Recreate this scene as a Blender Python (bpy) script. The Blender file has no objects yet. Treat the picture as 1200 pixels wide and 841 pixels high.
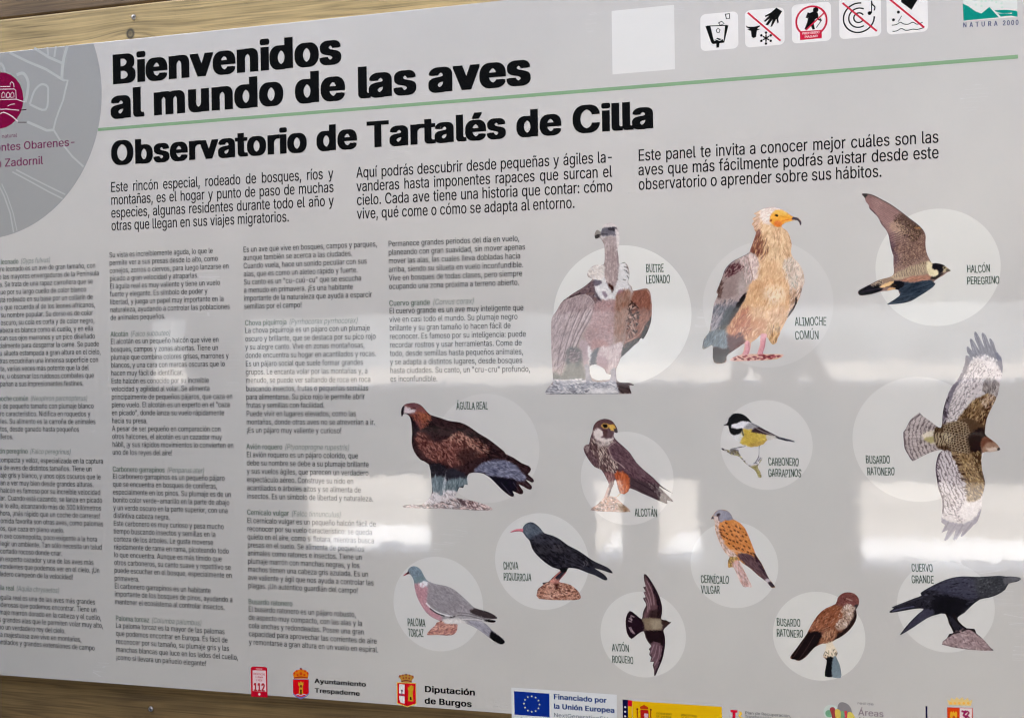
import bpy, math, random
import numpy as np
from mathutils import Vector, Matrix
from mathutils.geometry import delaunay_2d_cdt

random.seed(7)
scene = bpy.context.scene
col = scene.collection

# ------------------------------------------------------------------ camera
EYE = 1.55          # height of the point of the panel that the lens looks at
DIST = 1.5
R = np.array([[0.96561842, 0.01478878, 0.25954261],
              [-0.01295551, 0.99987759, -0.00877268],
              [-0.25964058, 0.00510856, 0.96569181]])


def to_world(v):    # panel axes (right, down, into the wall) -> world
    return Vector((v[0], v[2], -v[1]))


cam_data = bpy.data.cameras.new('camera')
cam = bpy.data.objects.new('camera', cam_data)
col.objects.link(cam)
right, down, fwd = to_world(R[0]), to_world(R[1]), to_world(R[2])
loc = to_world(-R[2] * DIST) + Vector((0, 0, EYE))
m = Matrix((right, -down, -fwd)).transposed().to_4x4()
m.translation = loc
cam.matrix_world = m
cam_data.sensor_width = 36
cam_data.lens = 1253.55 / 1200 * 36
cam_data.clip_start = 0.02
cam_data.clip_end = 2000
cam_data.dof.use_dof = True
cam_data.dof.focus_distance = 1.47
cam_data.dof.aperture_fstop = 18.0
scene.camera = cam

# ------------------------------------------------------------------ light
SUN_EL, SUN_AZ = math.radians(50), math.radians(268)   # azimuth clockwise from +Y (the wall's back)
world = bpy.data.worlds.new('World')
scene.world = world
world.use_nodes = True
nt = world.node_tree
bg = nt.nodes['Background']
sky = nt.nodes.new('ShaderNodeTexSky')
sky.sky_type = 'NISHITA'
sky.sun_disc = False
sky.sun_elevation = SUN_EL
sky.sun_rotation = SUN_AZ
sky.dust_density = 2.5
nt.links.new(sky.outputs[0], bg.inputs[0])
bg.inputs[1].default_value = 0.15
sun_data = bpy.data.lights.new('sun', 'SUN')
sun_data.energy = 4.5
sun_data.angle = math.radians(0.5)
sun_data.color = (1.0, 0.95, 0.88)
sun = bpy.data.objects.new('sun', sun_data)
col.objects.link(sun)
sdir = Vector((math.sin(SUN_AZ) * math.cos(SUN_EL), math.cos(SUN_AZ) * math.cos(SUN_EL), math.sin(SUN_EL)))
sun.rotation_euler = sdir.to_track_quat('Z', 'Y').to_euler()
sun.location = sdir * 20

vs = scene.view_settings
vs.view_transform = 'Standard'
vs.look = 'None'
vs.exposure = 3.6
vs.gamma = 1
vs.use_curve_mapping = False
scene.render.engine = 'CYCLES'
scene.cycles.use_denoising = True
scene.cycles.filter_width = 1.2
scene.cycles.use_adaptive_sampling = False
scene.cycles.use_guiding = True
scene.cycles.guiding_training_samples = 96
scene.cycles.denoising_prefilter = 'NONE'
scene.cycles.denoising_input_passes = 'RGB_ALBEDO'
scene.cycles.max_bounces = 8
scene.cycles.diffuse_bounces = 5
scene.cycles.sample_clamp_indirect = 1.5
scene.cycles.caustics_reflective = False
scene.cycles.caustics_refractive = False

# ------------------------------------------------------------------ helpers
HI = np.array([[8.25974472e-04, -1.22166490e-05, -4.90447583e-01],
               [1.07022339e-05, 7.97673805e-04, -3.41843175e-01],
               [2.14401818e-04, -7.24690018e-06, 8.74406231e-01]])


def S(x, y):
    """survey of the panel: measured point -> metres right / down on the board"""
    v = HI @ np.array([x, y, 1.0])
    return v[0] / v[2] * DIST, v[1] / v[2] * DIST


def SA(pts):
    p = np.asarray(pts, float).reshape(-1, 2)
    q = np.c_[p, np.ones(len(p))] @ HI.T
    return q[:, :2] / q[:, 2:] * DIST


def lin(c):
    c = np.asarray(c, float) / 255.0
    return np.where(c <= 0.04045, c / 12.92, ((c + 0.055) / 1.055) ** 2.4)


INK_TINT = np.array([1.12, 1.135, 1.03])


def ink(c):
    """printed colour as it reads on the board -> base colour"""
    return np.clip(lin(c) * INK_TINT - 0.012, 0.004, 0.86)


def ink_pic(c):
    return np.clip(lin(c) * np.array([1.11, 1.10, 1.09]) - 0.008, 0.004, 0.86)


def tag(o, label=None, cat=None, group=None, kind=None):
    if label: o['label'] = label
    if cat: o['category'] = cat
    if group: o['group'] = group
    if kind: o['kind'] = kind
    return o


def link(name, me, parent=None, mat=None):
    o = bpy.data.objects.new(name, me)
    col.objects.link(o)
    if parent is not None:
        o.parent = parent
    if mat is not None and me is not None:
        me.materials.clear()
        me.materials.append(mat)
    return o


def empty(name, loc=(0, 0, 0)):
    o = bpy.data.objects.new(name, None)
    o.empty_display_size = 0.1
    o.location = loc
    col.objects.link(o)
    return o


class MB:
    """collects plain pieces into one mesh"""
    def __init__(self):
        self.v, self.f = [], []

    def box(self, x0, x1, y0, y1, z0, z1):
        n = len(self.v)
        self.v += [(x, y, z) for x in (x0, x1) for y in (y0, y1) for z in (z0, z1)]
        for q in ((0, 1, 3, 2), (4, 6, 7, 5), (0, 4, 5, 1), (2, 3, 7, 6), (0, 2, 6, 4), (1, 5, 7, 3)):
            self.f.append(tuple(n + i for i in q))
        return self

    def build(self, name, mat, parent=None, bevel=0):
        me = bpy.data.meshes.new(name)
        me.from_pydata(self.v, [], self.f)
        me.update()
        o = link(name, me, parent, mat)
        if bevel:
            b = o.modifiers.new('bevel', 'BEVEL')
            b.width = bevel
            b.segments = 2
            b.limit_method = 'ANGLE'
        return o


# ------------------------------------------------------------------ materials
def new_mat(name):
    mt = bpy.data.materials.new(name)
    mt.use_nodes = True
    return mt, mt.node_tree, mt.node_tree.nodes['Principled BSDF']


def gloss_ripple(nt, b, rough=0.02):
    """the laminate over the print: glossy, with the faint ripple of a glued film"""
    geo = nt.nodes.new('ShaderNodeNewGeometry')
    tc = nt.nodes.new('ShaderNodeTexCoord')
    acc = geo.outputs['Normal']
    for scale, amp in ((150.0, 0.0075), (55.0, 0.0050), (14.0, 0.0042), (4.0, 0.0075)):
        nz = nt.nodes.new('ShaderNodeTexNoise')
        nz.inputs['Scale'].default_value = scale
        nz.inputs['Detail'].default_value = 1.0
        nt.links.new(tc.outputs['Object'], nz.inputs['Vector'])
        sub = nt.nodes.new('ShaderNodeVectorMath'); sub.operation = 'SUBTRACT'
        sub.inputs[1].default_value = (0.5, 0.5, 0.5)
        nt.links.new(nz.outputs['Color'], sub.inputs[0])
        sc = nt.nodes.new('ShaderNodeVectorMath'); sc.operation = 'SCALE'
        sc.inputs['Scale'].default_value = amp
        nt.links.new(sub.outputs[0], sc.inputs[0])
        ad = nt.nodes.new('ShaderNodeVectorMath'); ad.operation = 'ADD'
        nt.links.new(acc, ad.inputs[0]); nt.links.new(sc.outputs[0], ad.inputs[1])
        acc = ad.outputs[0]
    nm = nt.nodes.new('ShaderNodeVectorMath'); nm.operation = 'NORMALIZE'
    nt.links.new(acc, nm.inputs[0])
    nt.links.new(nm.outputs[0], b.inputs['Normal'])
    # smears and finger marks: the gloss varies a little over the board
    sm = nt.nodes.new('ShaderNodeTexNoise'); sm.inputs['Scale'].default_value = 7.0
    sm.inputs['Detail'].default_value = 6.0
    nt.links.new(tc.outputs['Object'], sm.inputs['Vector'])
    mr = nt.nodes.new('ShaderNodeMapRange')
    mr.inputs['From Min'].default_value = 0.35; mr.inputs['From Max'].default_value = 0.75
    mr.inputs['To Min'].default_value = rough; mr.inputs['To Max'].default_value = rough + 0.05
    nt.links.new(sm.outputs['Fac'], mr.inputs['Value'])
    nt.links.new(mr.outputs[0], b.inputs['Roughness'])
    b.inputs['IOR'].default_value = 1.5


_pm = {}


def print_mat(c, key=None):
    """flat ink of one colour under the laminate"""
    k = key or 'ink_%02x%02x%02x' % tuple(int(x) for x in c)
    if k not in _pm:
        mt, nt, b = new_mat(k)
        a = ink(c)
        b.inputs['Base Color'].default_value = (*a, 1)
        gloss_ripple(nt, b)
        _pm[k] = mt
    return _pm[k]


def picture_mat():
    if 'picture' not in _pm:
        mt, nt, b = new_mat('printed_picture')
        at = nt.nodes.new('ShaderNodeAttribute')
        at.attribute_name = 'Col'
        nt.links.new(at.outputs['Color'], b.inputs['Base Color'])
        gloss_ripple(nt, b)
        _pm['picture'] = mt
    return _pm['picture']


def board_mat():
    """pale grey printed ground with very slight mottling and dust"""
    mt, nt, b = new_mat('printed_ground')
    tc = nt.nodes.new('ShaderNodeTexCoord')
    n1 = nt.nodes.new('ShaderNodeTexNoise'); n1.inputs['Scale'].default_value = 3.0
    n1.inputs['Detail'].default_value = 5
    nt.links.new(tc.outputs['Object'], n1.inputs['Vector'])
    r = nt.nodes.new('ShaderNodeValToRGB')
    a0, a1 = ink((184, 181, 183)), ink((192, 189, 190))
    r.color_ramp.elements[0].position = 0.3; r.color_ramp.elements[0].color = (*a0, 1)
    r.color_ramp.elements[1].position = 0.7; r.color_ramp.elements[1].color = (*a1, 1)
    nt.links.new(n1.outputs['Fac'], r.inputs[0])
    v = nt.nodes.new('ShaderNodeTexVoronoi'); v.inputs['Scale'].default_value = 26
    nt.links.new(tc.outputs['Object'], v.inputs['Vector'])
    lt = nt.nodes.new('ShaderNodeMath'); lt.operation = 'LESS_THAN'; lt.inputs[1].default_value = 0.022
    nt.links.new(v.outputs['Distance'], lt.inputs[0])
    n2 = nt.nodes.new('ShaderNodeTexNoise'); n2.inputs['Scale'].default_value = 9
    nt.links.new(tc.outputs['Object'], n2.inputs['Vector'])
    g2 = nt.nodes.new('ShaderNodeMath'); g2.operation = 'GREATER_THAN'; g2.inputs[1].default_value = 0.62
    nt.links.new(n2.outputs['Fac'], g2.inputs[0])
    mu = nt.nodes.new('ShaderNodeMath'); mu.operation = 'MULTIPLY'
    nt.links.new(lt.outputs[0], mu.inputs[0]); nt.links.new(g2.outputs[0], mu.inputs[1])
    mx = nt.nodes.new('ShaderNodeMixRGB')
    mx.inputs[2].default_value = (0.12, 0.11, 0.10, 1)
    nt.links.new(mu.outputs[0], mx.inputs[0]); nt.links.new(r.outputs[0], mx.inputs[1])
    mp = nt.nodes.new('ShaderNodeMapping'); mp.inputs['Rotation'].default_value = (0, 0.5, 0)
    mp.inputs['Scale'].default_value = (2.2, 1, 60)
    nt.links.new(tc.outputs['Object'], mp.inputs['Vector'])
    v2 = nt.nodes.new('ShaderNodeTexVoronoi'); v2.inputs['Scale'].default_value = 3.0
    v2.feature = 'DISTANCE_TO_EDGE'
    nt.links.new(mp.outputs[0], v2.inputs['Vector'])
    l2 = nt.nodes.new('ShaderNodeMath'); l2.operation = 'LESS_THAN'; l2.inputs[1].default_value = 0.012
    nt.links.new(v2.outputs['Distance'], l2.inputs[0])
    n5 = nt.nodes.new('ShaderNodeTexNoise'); n5.inputs['Scale'].default_value = 5.5
    nt.links.new(tc.outputs['Object'], n5.inputs['Vector'])
    g5 = nt.nodes.new('ShaderNodeMath'); g5.operation = 'GREATER_THAN'; g5.inputs[1].default_value = 0.66
    nt.links.new(n5.outputs['Fac'], g5.inputs[0])
    m5 = nt.nodes.new('ShaderNodeMath'); m5.operation = 'MULTIPLY'
    nt.links.new(l2.outputs[0], m5.inputs[0]); nt.links.new(g5.outputs[0], m5.inputs[1])
    m6 = nt.nodes.new('ShaderNodeMath'); m6.operation = 'MULTIPLY'; m6.inputs[1].default_value = 0.35
    nt.links.new(m5.outputs[0], m6.inputs[0])
    mx2 = nt.nodes.new('ShaderNodeMixRGB'); mx2.inputs[2].default_value = (0.75, 0.75, 0.75, 1)
    nt.links.new(m6.outputs[0], mx2.inputs[0]); nt.links.new(mx.outputs[0], mx2.inputs[1])
    nt.links.new(mx2.outputs[0], b.inputs['Base Color'])
    gloss_ripple(nt, b)
    return mt


def wood_mat(name, dark, light, knot=None, scale=1.0, rough=0.75, green=0.0):
    """planed softwood: grain along X, bulging round a knot when there is one (object space, metres)"""
    mt, nt, b = new_mat(name)
    L = nt.links.new
    tc = nt.nodes.new('ShaderNodeTexCoord')
    sep = nt.nodes.new('ShaderNodeSeparateXYZ')
    L(tc.outputs['Object'], sep.inputs[0])

    def M(op, a, b_=None, c_=None):
        n = nt.nodes.new('ShaderNodeMath'); n.operation = op
        for i, v in enumerate((a, b_, c_)):
            if v is None: continue
            if isinstance(v, (int, float)): n.inputs[i].default_value = v
            else: L(v, n.inputs[i])
        return n.outputs[0]
    x, z, yy = sep.outputs['X'], sep.outputs['Z'], sep.outputs['Y']
    zz = z
    kd = None
    if knot:
        dx = M('MULTIPLY', M('SUBTRACT', x, knot[0]), 1 / 0.055)
        dz = M('MULTIPLY', M('SUBTRACT', z, knot[1]), 1 / 0.020)
        e = M('EXPONENT', M('MULTIPLY', M('ADD', M('MULTIPLY', dx, dx), M('MULTIPLY', dz, dz)), -1.0))
        zz = M('ADD', z, M('MULTIPLY', e, -0.011))
        kx = M('SUBTRACT', x, knot[0]); kz = M('MULTIPLY', M('SUBTRACT', z, knot[1]), 0.85)
        kd = M('SQRT', M('ADD', M('MULTIPLY', kx, kx), M('MULTIPLY', kz, kz)))
    cmb = nt.nodes.new('ShaderNodeCombineXYZ')
    L(M('MULTIPLY', x, 1.3), cmb.inputs[0]); L(M('MULTIPLY', yy, 30), cmb.inputs[1]); L(M('MULTIPLY', zz, 34 * scale), cmb.inputs[2])
    n1 = nt.nodes.new('ShaderNodeTexNoise'); n1.inputs['Scale'].default_value = 1.0
    n1.inputs['Detail'].default_value = 3; n1.inputs['Distortion'].default_value = 0.35
    L(cmb.outputs[0], n1.inputs['Vector'])
    rings = M('SINE', M('MULTIPLY', n1.outputs['Fac'], 70.0))
    rings = M('POWER', M('ADD', M('MULTIPLY', rings, 0.5), 0.5), 1.7)
    cmb2 = nt.nodes.new('ShaderNodeCombineXYZ')
    L(M('MULTIPLY', x, 9), cmb2.inputs[0]); L(M('MULTIPLY', yy, 300), cmb2.inputs[1]); L(M('MULTIPLY', zz, 520), cmb2.inputs[2])
    n2 = nt.nodes.new('ShaderNodeTexNoise'); n2.inputs['Scale'].default_value = 1.0
    n2.inputs['Detail'].default_value = 4
    L(cmb2.outputs[0], n2.inputs['Vector'])
    n3 = nt.nodes.new('ShaderNodeTexNoise'); n3.inputs['Scale'].default_value = 6.0
    n3.inputs['Detail'].default_value = 4
    L(tc.outputs['Object'], n3.inputs['Vector'])
    f = M('ADD', M('MULTIPLY', rings, 0.22), M('MULTIPLY', n2.outputs['Fac'], 0.80))
    f = M('ADD', f, M('MULTIPLY', M('SUBTRACT', n3.outputs['Fac'], 0.5), 0.7))
    f = M('SUBTRACT', 1.05, f)
    ramp = nt.nodes.new('ShaderNodeValToRGB')
    ramp.color_ramp.elements[0].position = 0.12; ramp.color_ramp.elements[0].color = (*dark, 1)
    ramp.color_ramp.elements[1].position = 0.8; ramp.color_ramp.elements[1].color = (*light, 1)
    L(f, ramp.inputs[0])
    out = ramp.outputs[0]
    if kd is not None:
        wob = M('ADD', kd, M('MULTIPLY', M('SUBTRACT', n3.outputs['Fac'], 0.5), 0.004))
        kr = nt.nodes.new('ShaderNodeValToRGB')
        els = kr.color_ramp.elements
        els[0].position = 0.0; els[0].color = (0.8, 0.8, 0.8, 1)
        els[1].position = 1.0; els[1].color = (0, 0, 0, 1)
        for pos, vv in ((0.30, 0.62), (0.50, 0.9), (0.64, 0.95), (0.78, 0.35), (0.9, 0.1)):
            e_ = els.new(pos); e_.color = (vv, vv, vv, 1)
        L(M('MULTIPLY', wob, 1 / 0.0098), kr.inputs[0])
        mx = nt.nodes.new('ShaderNodeMixRGB'); mx.inputs[2].default_value = (0.035, 0.032, 0.018, 1)
        L(kr.outputs[0], mx.inputs[0]); L(out, mx.inputs[1])
        out = mx.outputs[0]
    L(out, b.inputs['Base Color'])
    b.inputs['Roughness'].default_value = rough
    bp = nt.nodes.new('ShaderNodeBump'); bp.inputs['Strength'].default_value = 0.35
    bp.inputs['Distance'].default_value = 0.0012
    L(f, bp.inputs['Height']); L(bp.outputs[0], b.inputs['Normal'])
    return mt


def plain_mat(name, c, rough=0.6, metal=0.0, nscale=0, namp=0.3):
    mt, nt, b = new_mat(name)
    b.inputs['Roughness'].default_value = rough
    b.inputs['Metallic'].default_value = metal
    tc = nt.nodes.new('ShaderNodeTexCoord')
    n = nt.nodes.new('ShaderNodeTexNoise'); n.inputs['Scale'].default_value = nscale or 4
    n.inputs['Detail'].default_value = 6
    nt.links.new(tc.outputs['Object'], n.inputs['Vector'])
    r = nt.nodes.new('ShaderNodeValToRGB')
    r.color_ramp.elements[0].position = 0.3; r.color_ramp.elements[1].position = 0.7
    r.color_ramp.elements[0].color = (*[x * (1 - namp) for x in c], 1)
    r.color_ramp.elements[1].color = (*[min(1, x * (1 + namp)) for x in c], 1)
    nt.links.new(n.outputs['Fac'], r.inputs[0])
    nt.links.new(r.outputs[0], b.inputs['Base Color'])
    return mt


# ------------------------------------------------------------------ flat print pieces
# every print mesh is written in the board's own frame: x right, z up, y towards the reader is negative
L_GROUND, L_CIRCLE, L_PIC, L_TOP = -0.00001, -0.00002, -0.00005, -0.00009


def flat_mesh(name, V2, F, mat, parent, lift, cols=None):
    """V2: (n,2) metres right/down on the board"""
    V2 = np.asarray(V2, float)
    n = len(V2)
    me = bpy.data.meshes.new(name)
    co = np.empty((n, 3)); co[:, 0] = V2[:, 0]; co[:, 1] = lift; co[:, 2] = -V2[:, 1]
    me.from_pydata(co.tolist(), [], [tuple(int(i) for i in f) for f in F])
    # all faces look at the reader (-y)
    me.update()
    if cols is not None:
        at = me.color_attributes.new('Col', 'FLOAT_COLOR', 'POINT')
        at.data.foreach_set('color', np.c_[cols, np.ones(n)].astype(np.float32).ravel())
    o = link(name, me, parent, mat)
    return o


def orient(V2, F):
    """winding so that the normal points to -y"""
    out = []
    for f in F:
        a, b_, c = V2[f[0]], V2[f[1]], V2[f[2]]
        s = (b_[0] - a[0]) * (c[1] - a[1]) - (b_[1] - a[1]) * (c[0] - a[0])
        out.append(tuple(f) if s < 0 else tuple(reversed(f)))
    return out


def tri_poly(P):
    """triangulate a simple outline (n,2)"""
    P = np.asarray(P, float)
    n = len(P)
    r = delaunay_2d_cdt([Vector(p) for p in P], [], [list(range(n))], 1, 1e-9)
    V = np.array([(v.x, v.y) for v in r[0]])
    return V, [tuple(f) for f in r[2]]


class Flat:
    """several flat outlines joined into one part, colours by material slot"""
    def __init__(self):
        self.V, self.F, self.C, self.n = [], [], [], 0
        self.z = []

    def poly(self, P, c, lift=0.0):
        V, F = tri_poly(P)
        if len(V) == 0: return self
        F = orient(V, F)
        self.V.append(V); self.C.append(np.tile(ink(c), (len(V), 1)))
        self.z.append(np.full(len(V), lift))
        self.F += [tuple(i + self.n for i in f) for f in F]
        self.n += len(V)
        return self

    def raw(self, V, F, c, lift=0.0):
        V = np.asarray(V, float)
        F = orient(V, F)
        self.V.append(V); self.C.append(np.tile(ink(c), (len(V), 1)))
        self.z.append(np.full(len(V), lift))
        self.F += [tuple(i + self.n for i in f) for f in F]
        self.n += len(V)
        return self

    def line(self, pts, w, c, lift=0.0, closed=False):
        """stroke of constant width, mitred"""
        P = np.asarray(pts, float)
        n = len(P)
        Lf, Rt = [], []
        for i in range(n):
            if closed:
                a, b_ = P[(i - 1) % n], P[(i + 1) % n]
            else:
                a, b_ = P[max(i - 1, 0)], P[min(i + 1, n - 1)]
            t = b_ - a
            t = t / (np.hypot(*t) + 1e-12)
            nn = np.array([-t[1], t[0]])
            Lf.append(P[i] + nn * w / 2); Rt.append(P[i] - nn * w / 2)
        V = np.array(Lf + Rt)
        F = []
        m_ = n if closed else n - 1
        for i in range(m_):
            j = (i + 1) % n
            F.append((i, j, n + j)); F.append((i, n + j, n + i))
        return self.raw(V, F, c, lift)

    def disc(self, cx, cy, rx, c, ry=None, lift=0.0, n=48):
        ry = ry or rx
        t = np.linspace(0, 2 * np.pi, n, endpoint=False)
        V = np.c_[cx + rx * np.cos(t), cy + ry * np.sin(t)]
        return self.raw(V, [tuple(range(n))], c, lift)

    def ring(self, cx, cy, r, w, c, a0=0, a1=360, lift=0.0, n=48):
        t = np.radians(np.linspace(a0, a1, n))
        P = np.c_[cx + r * np.cos(t), cy + r * np.sin(t)]
        if a1 - a0 >= 360:
            return self.line(P[:-1], w, c, lift, closed=True)
        return self.line(P, w, c, lift)

    def text(self, s, x, y, width, size, c, bold=0.0, lift=0.0, shear=0.0, res=2, spread=0.0):
        """spread: heavy faces, stems widened sideways by that fraction of the size"""
        V, F = glyphs(s, size, bold, shear, res, 1.0 + spread * 1.7)
        if spread:
            nx = 5 if spread > 0.025 else (3 if spread > 0.014 else 2)
            ny = 3 if spread > 0.025 else 1
            w0 = V[:, 0].max() + size * spread * 2
            k = 0
            for j in range(ny):
                for i in range(nx):
                    W = V.copy()
                    W[:, 0] += size * spread * 2 * i / (nx - 1)
                    if ny > 1: W[:, 1] += size * spread * 0.32 * (j - 1)
                    if width: W[:, 0] *= width / w0
                    W[:, 0] += x; W[:, 1] = y - W[:, 1]
                    self.raw(W, F, c, lift + k * 2e-6)
                    k += 1
            return self
        w0 = V[:, 0].max()
        V = V.copy()
        if width: V[:, 0] *= width / w0
        V[:, 0] += x; V[:, 1] = y - V[:, 1]
        return self.raw(V, F, c, lift)

    def build(self, name, parent, lift, label=None):
        if not self.V: return None
        V = np.vstack(self.V); C = np.vstack(self.C); z = np.concatenate(self.z)
        me = bpy.data.meshes.new(name)
        co = np.c_[V[:, 0], lift - z, -V[:, 1]]
        me.from_pydata(co.tolist(), [], self.F)
        me.update()
        at = me.color_attributes.new('Col', 'FLOAT_COLOR', 'POINT')
        at.data.foreach_set('color', np.c_[C, np.ones(len(C))].astype(np.float32).ravel())
        o = link(name, me, parent, picture_mat())
        if label: o['label'] = label
        return o


import os
FONT = None
try:                                    # the plain grotesque that ships with Blender
    _fp = os.path.join(bpy.utils.system_resource('DATAFILES'), 'fonts', 'Inter.woff2')
    if os.path.exists(_fp):
        FONT = bpy.data.fonts.load(_fp)
except Exception:
    FONT = None


_gc = {}


def _outline(txt, res):
    cu = bpy.data.curves.new('t', 'FONT')
    cu.body = txt
    cu.size = 1.0
    if FONT: cu.font = FONT
    cu.resolution_u = res
    cu.fill_mode = 'NONE'
    ob = bpy.data.objects.new('t', cu)
    me = bpy.data.meshes.new_from_object(ob)
    V = np.array([v.co[:2] for v in me.vertices]) if len(me.vertices) else np.zeros((0, 2))
    E = [tuple(e.vertices) for e in me.edges]
    bpy.data.objects.remove(ob); bpy.data.curves.remove(cu); bpy.data.meshes.remove(me)
    return V, E


def char(ch, res):
    """one letter at size 1: vertices, triangles, advance; filled by the non-zero rule"""
    k = (ch, res)
    if k in _gc: return _gc[k]
    V, E = _outline(ch, res)
    left = _outline('I', res)[0][:, 0].min()
    W, _ = _outline(ch + 'I', res)
    nI = len(_outline('I', res)[0])
    adv = W[-nI:, 0].min() - left
    F = []
    if len(V):
        # closed loops in drawing order
        nxt = {}
        for a, b_ in E: nxt.setdefault(a, []).append(b_); nxt.setdefault(b_, []).append(a)
        seen, segs = set(), []
        for st in range(len(V)):
            if st in seen or st not in nxt: continue
            loop, cur = [st], st
            seen.add(st)
            while True:
                c_ = [q for q in sorted(nxt[cur]) if q not in seen]
                if not c_: break
                cur = c_[0]; seen.add(cur); loop.append(cur)
            segs += [(loop[i], loop[(i + 1) % len(loop)]) for i in range(len(loop))]
        r = delaunay_2d_cdt([Vector(p) for p in V], segs, [], 0, 1e-6)
        V2 = np.array([(v.x, v.y) for v in r[0]])
        T = np.array([f for f in r[2]])
        C = V2[T].mean(1)
        A, B = V[[a for a, _ in segs]], V[[b_ for _, b_ in segs]]
        wn = np.zeros(len(C), int)
        for a, b_ in zip(A, B):
            if a[1] == b_[1]: continue
            cr = (b_[0] - a[0]) * (C[:, 1] - a[1]) - (C[:, 0] - a[0]) * (b_[1] - a[1])
            up_ = (a[1] <= C[:, 1]) & (b_[1] > C[:, 1]) & (cr > 0)
            dn = (a[1] > C[:, 1]) & (b_[1] <= C[:, 1]) & (cr < 0)
            wn += up_.astype(int) - dn.astype(int)
        F = [tuple(int(i) for i in t) for t, w_ in zip(T, wn) if w_ != 0]
        V = V2
    _gc[k] = (V, F, adv)
    return _gc[k]


def glyphs(s, size, bold=0.0, shear=0.0, res=2, track=1.0):
    x, n, Vs, Fs = 0.0, 0, [], []
    for ch in s:
        V, F, adv = char(ch, res)
        if len(F):
            W = V.copy(); W[:, 0] += x
            Vs.append(W); Fs += [tuple(i + n for i in f) for f in F]; n += len(W)
        x += adv * track
    V = np.vstack(Vs)
    V[:, 0] += V[:, 1] * shear
    return V * size, Fs

# ================================================================== the hide around the panel
board_w = (-1.62, 1.10)            # left and right end of the board, metres
TOP, BOT = -0.502, 0.4987          # its upper and lower edge (down is positive)

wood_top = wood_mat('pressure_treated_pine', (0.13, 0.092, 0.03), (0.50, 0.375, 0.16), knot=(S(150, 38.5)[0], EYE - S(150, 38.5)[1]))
wood_dark = wood_mat('dark_brown_plank', (0.05, 0.03, 0.013), (0.19, 0.12, 0.05), scale=0.7)  # darker brown of the plank above the top rail
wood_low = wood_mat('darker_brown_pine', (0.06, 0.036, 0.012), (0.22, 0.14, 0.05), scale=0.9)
wood_int = wood_mat('dark_stained_boards', (0.02, 0.018, 0.016), (0.06, 0.055, 0.05), scale=0.5)


def beam(name, z0, z1, y0, y1, mat, label):
    me = MB().box(-3.2, 2.6, y0, y1, z0, z1)
    o = me.build(name, mat, bevel=0.003)
    tag(o, label, 'beam')
    return o


rail = beam('wooden_beam', EYE + 0.492, EYE + 0.5575, 0.006, 0.10, wood_top,
            'pale greenish pine rail with a knot along the top edge of the panel')
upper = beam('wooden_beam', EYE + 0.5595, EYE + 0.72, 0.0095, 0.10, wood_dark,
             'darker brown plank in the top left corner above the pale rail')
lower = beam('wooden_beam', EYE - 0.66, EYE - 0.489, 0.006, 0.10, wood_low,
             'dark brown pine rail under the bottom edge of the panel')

steel = plain_mat('zinc_screw', (0.62, 0.62, 0.62), 0.3, 1.0, 80, 0.15)


def screw(parent, X, Z, y):
    """countersunk cross-head screw: dished head, dark bars for the shade of its cross recess"""
    n = 16
    v, f = [], []
    prof = [(0.0, -0.0006), (0.0018, -0.0008), (0.0038, -0.0004), (0.0042, 0.0006), (0.0045, 0.003)]
    for r_, yy in prof:
        for k in range(n):
            a = 2 * math.pi * k / n
            v.append((X + r_ * math.cos(a), y + yy, Z + r_ * math.sin(a)))
    for i in range(len(prof) - 1):
        for k in range(n):
            a, b_ = i * n + k, i * n + (k + 1) % n
            f.append((a, a + n, b_ + n, b_))
    me = bpy.data.meshes.new('screw'); me.from_pydata(v, [], f); me.update()
    s = link('screw', me, parent, steel)
    g = MB()
    g.box(X - 0.0022, X + 0.0022, y - 0.00095, y - 0.0002, Z - 0.0005, Z + 0.0005)
    g.box(X - 0.0005, X + 0.0005, y - 0.00100, y - 0.0002, Z - 0.0022, Z + 0.0022)
    g.build('recess_shade_bars', plain_mat('recess_shade', (0.05, 0.05, 0.05), 0.6), s)  # dark raised bars stand for the shade inside the cross recess


for (px, py), par in (((154, 19), rail), ((174, 831.5), lower)):
    X, Y = S(px, py)
    screw(par, X, EYE - Y, 0.0055)

# closing boards of the wall behind the panel, seen only beside it
mb = MB()
back = empty('panel_wall', (0, 0, 0))
tag(back, 'boarded back wall of the hide that carries the panel rails', 'wall')
for k in range(16):
    z0 = 0.02 + k * 0.19
    MB().box(-3.2, 2.6, 0.101, 0.13, z0, z0 + 0.186).build('board', wood_int, back, bevel=0.002)

# front wall with two rows of viewing slots, 2.6 m behind the panel plane
DW = -2.6
front = empty('slotted_front_wall', (0, DW, 0))
tag(front, 'front wall of the hide with viewing slots behind the photographer', 'wall')
UPZ = (EYE - 0.121, EYE + 0.165)      # upper slots
LOZ = (EYE - 0.80, EYE - 0.475)      # lower slots


def fboard(x0, x1, z0, z1, name='board'):
    MB().box(x0, x1, 0, -0.035, z0, z1).build(name, wood_int, front)


XL, XR = -3.3, 2.9


def row(z0, z1, n):
    h = (z1 - z0) / n
    for k in range(n):
        fboard(XL, XR, z0 + k * h, z0 + (k + 1) * h - 0.004)


row(0.0, LOZ[0], 4)
row(LOZ[1], UPZ[0], 2)
row(UPZ[1], 3.58, 8)
up_open = [(-2.31, -2.145), (-1.87, 2.2)]  # blank between these stands in for a second figure's dark reflection
lo_open = [(-1.60, -1.04), (-0.38, -0.27), (-0.13, 0.02), (0.60, 2.2)]  # widest blank stands in for unidentified dark shapes reflected in the panel


def slot_blanks(opens, z0, z1):
    xs = [XL] + [v for o in opens for v in o] + [XR]
    for a, b_ in zip(xs[0::2], xs[1::2]):
        fboard(a, b_, z0 - 0.002, z1 - 0.002, 'slot_blank')


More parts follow.
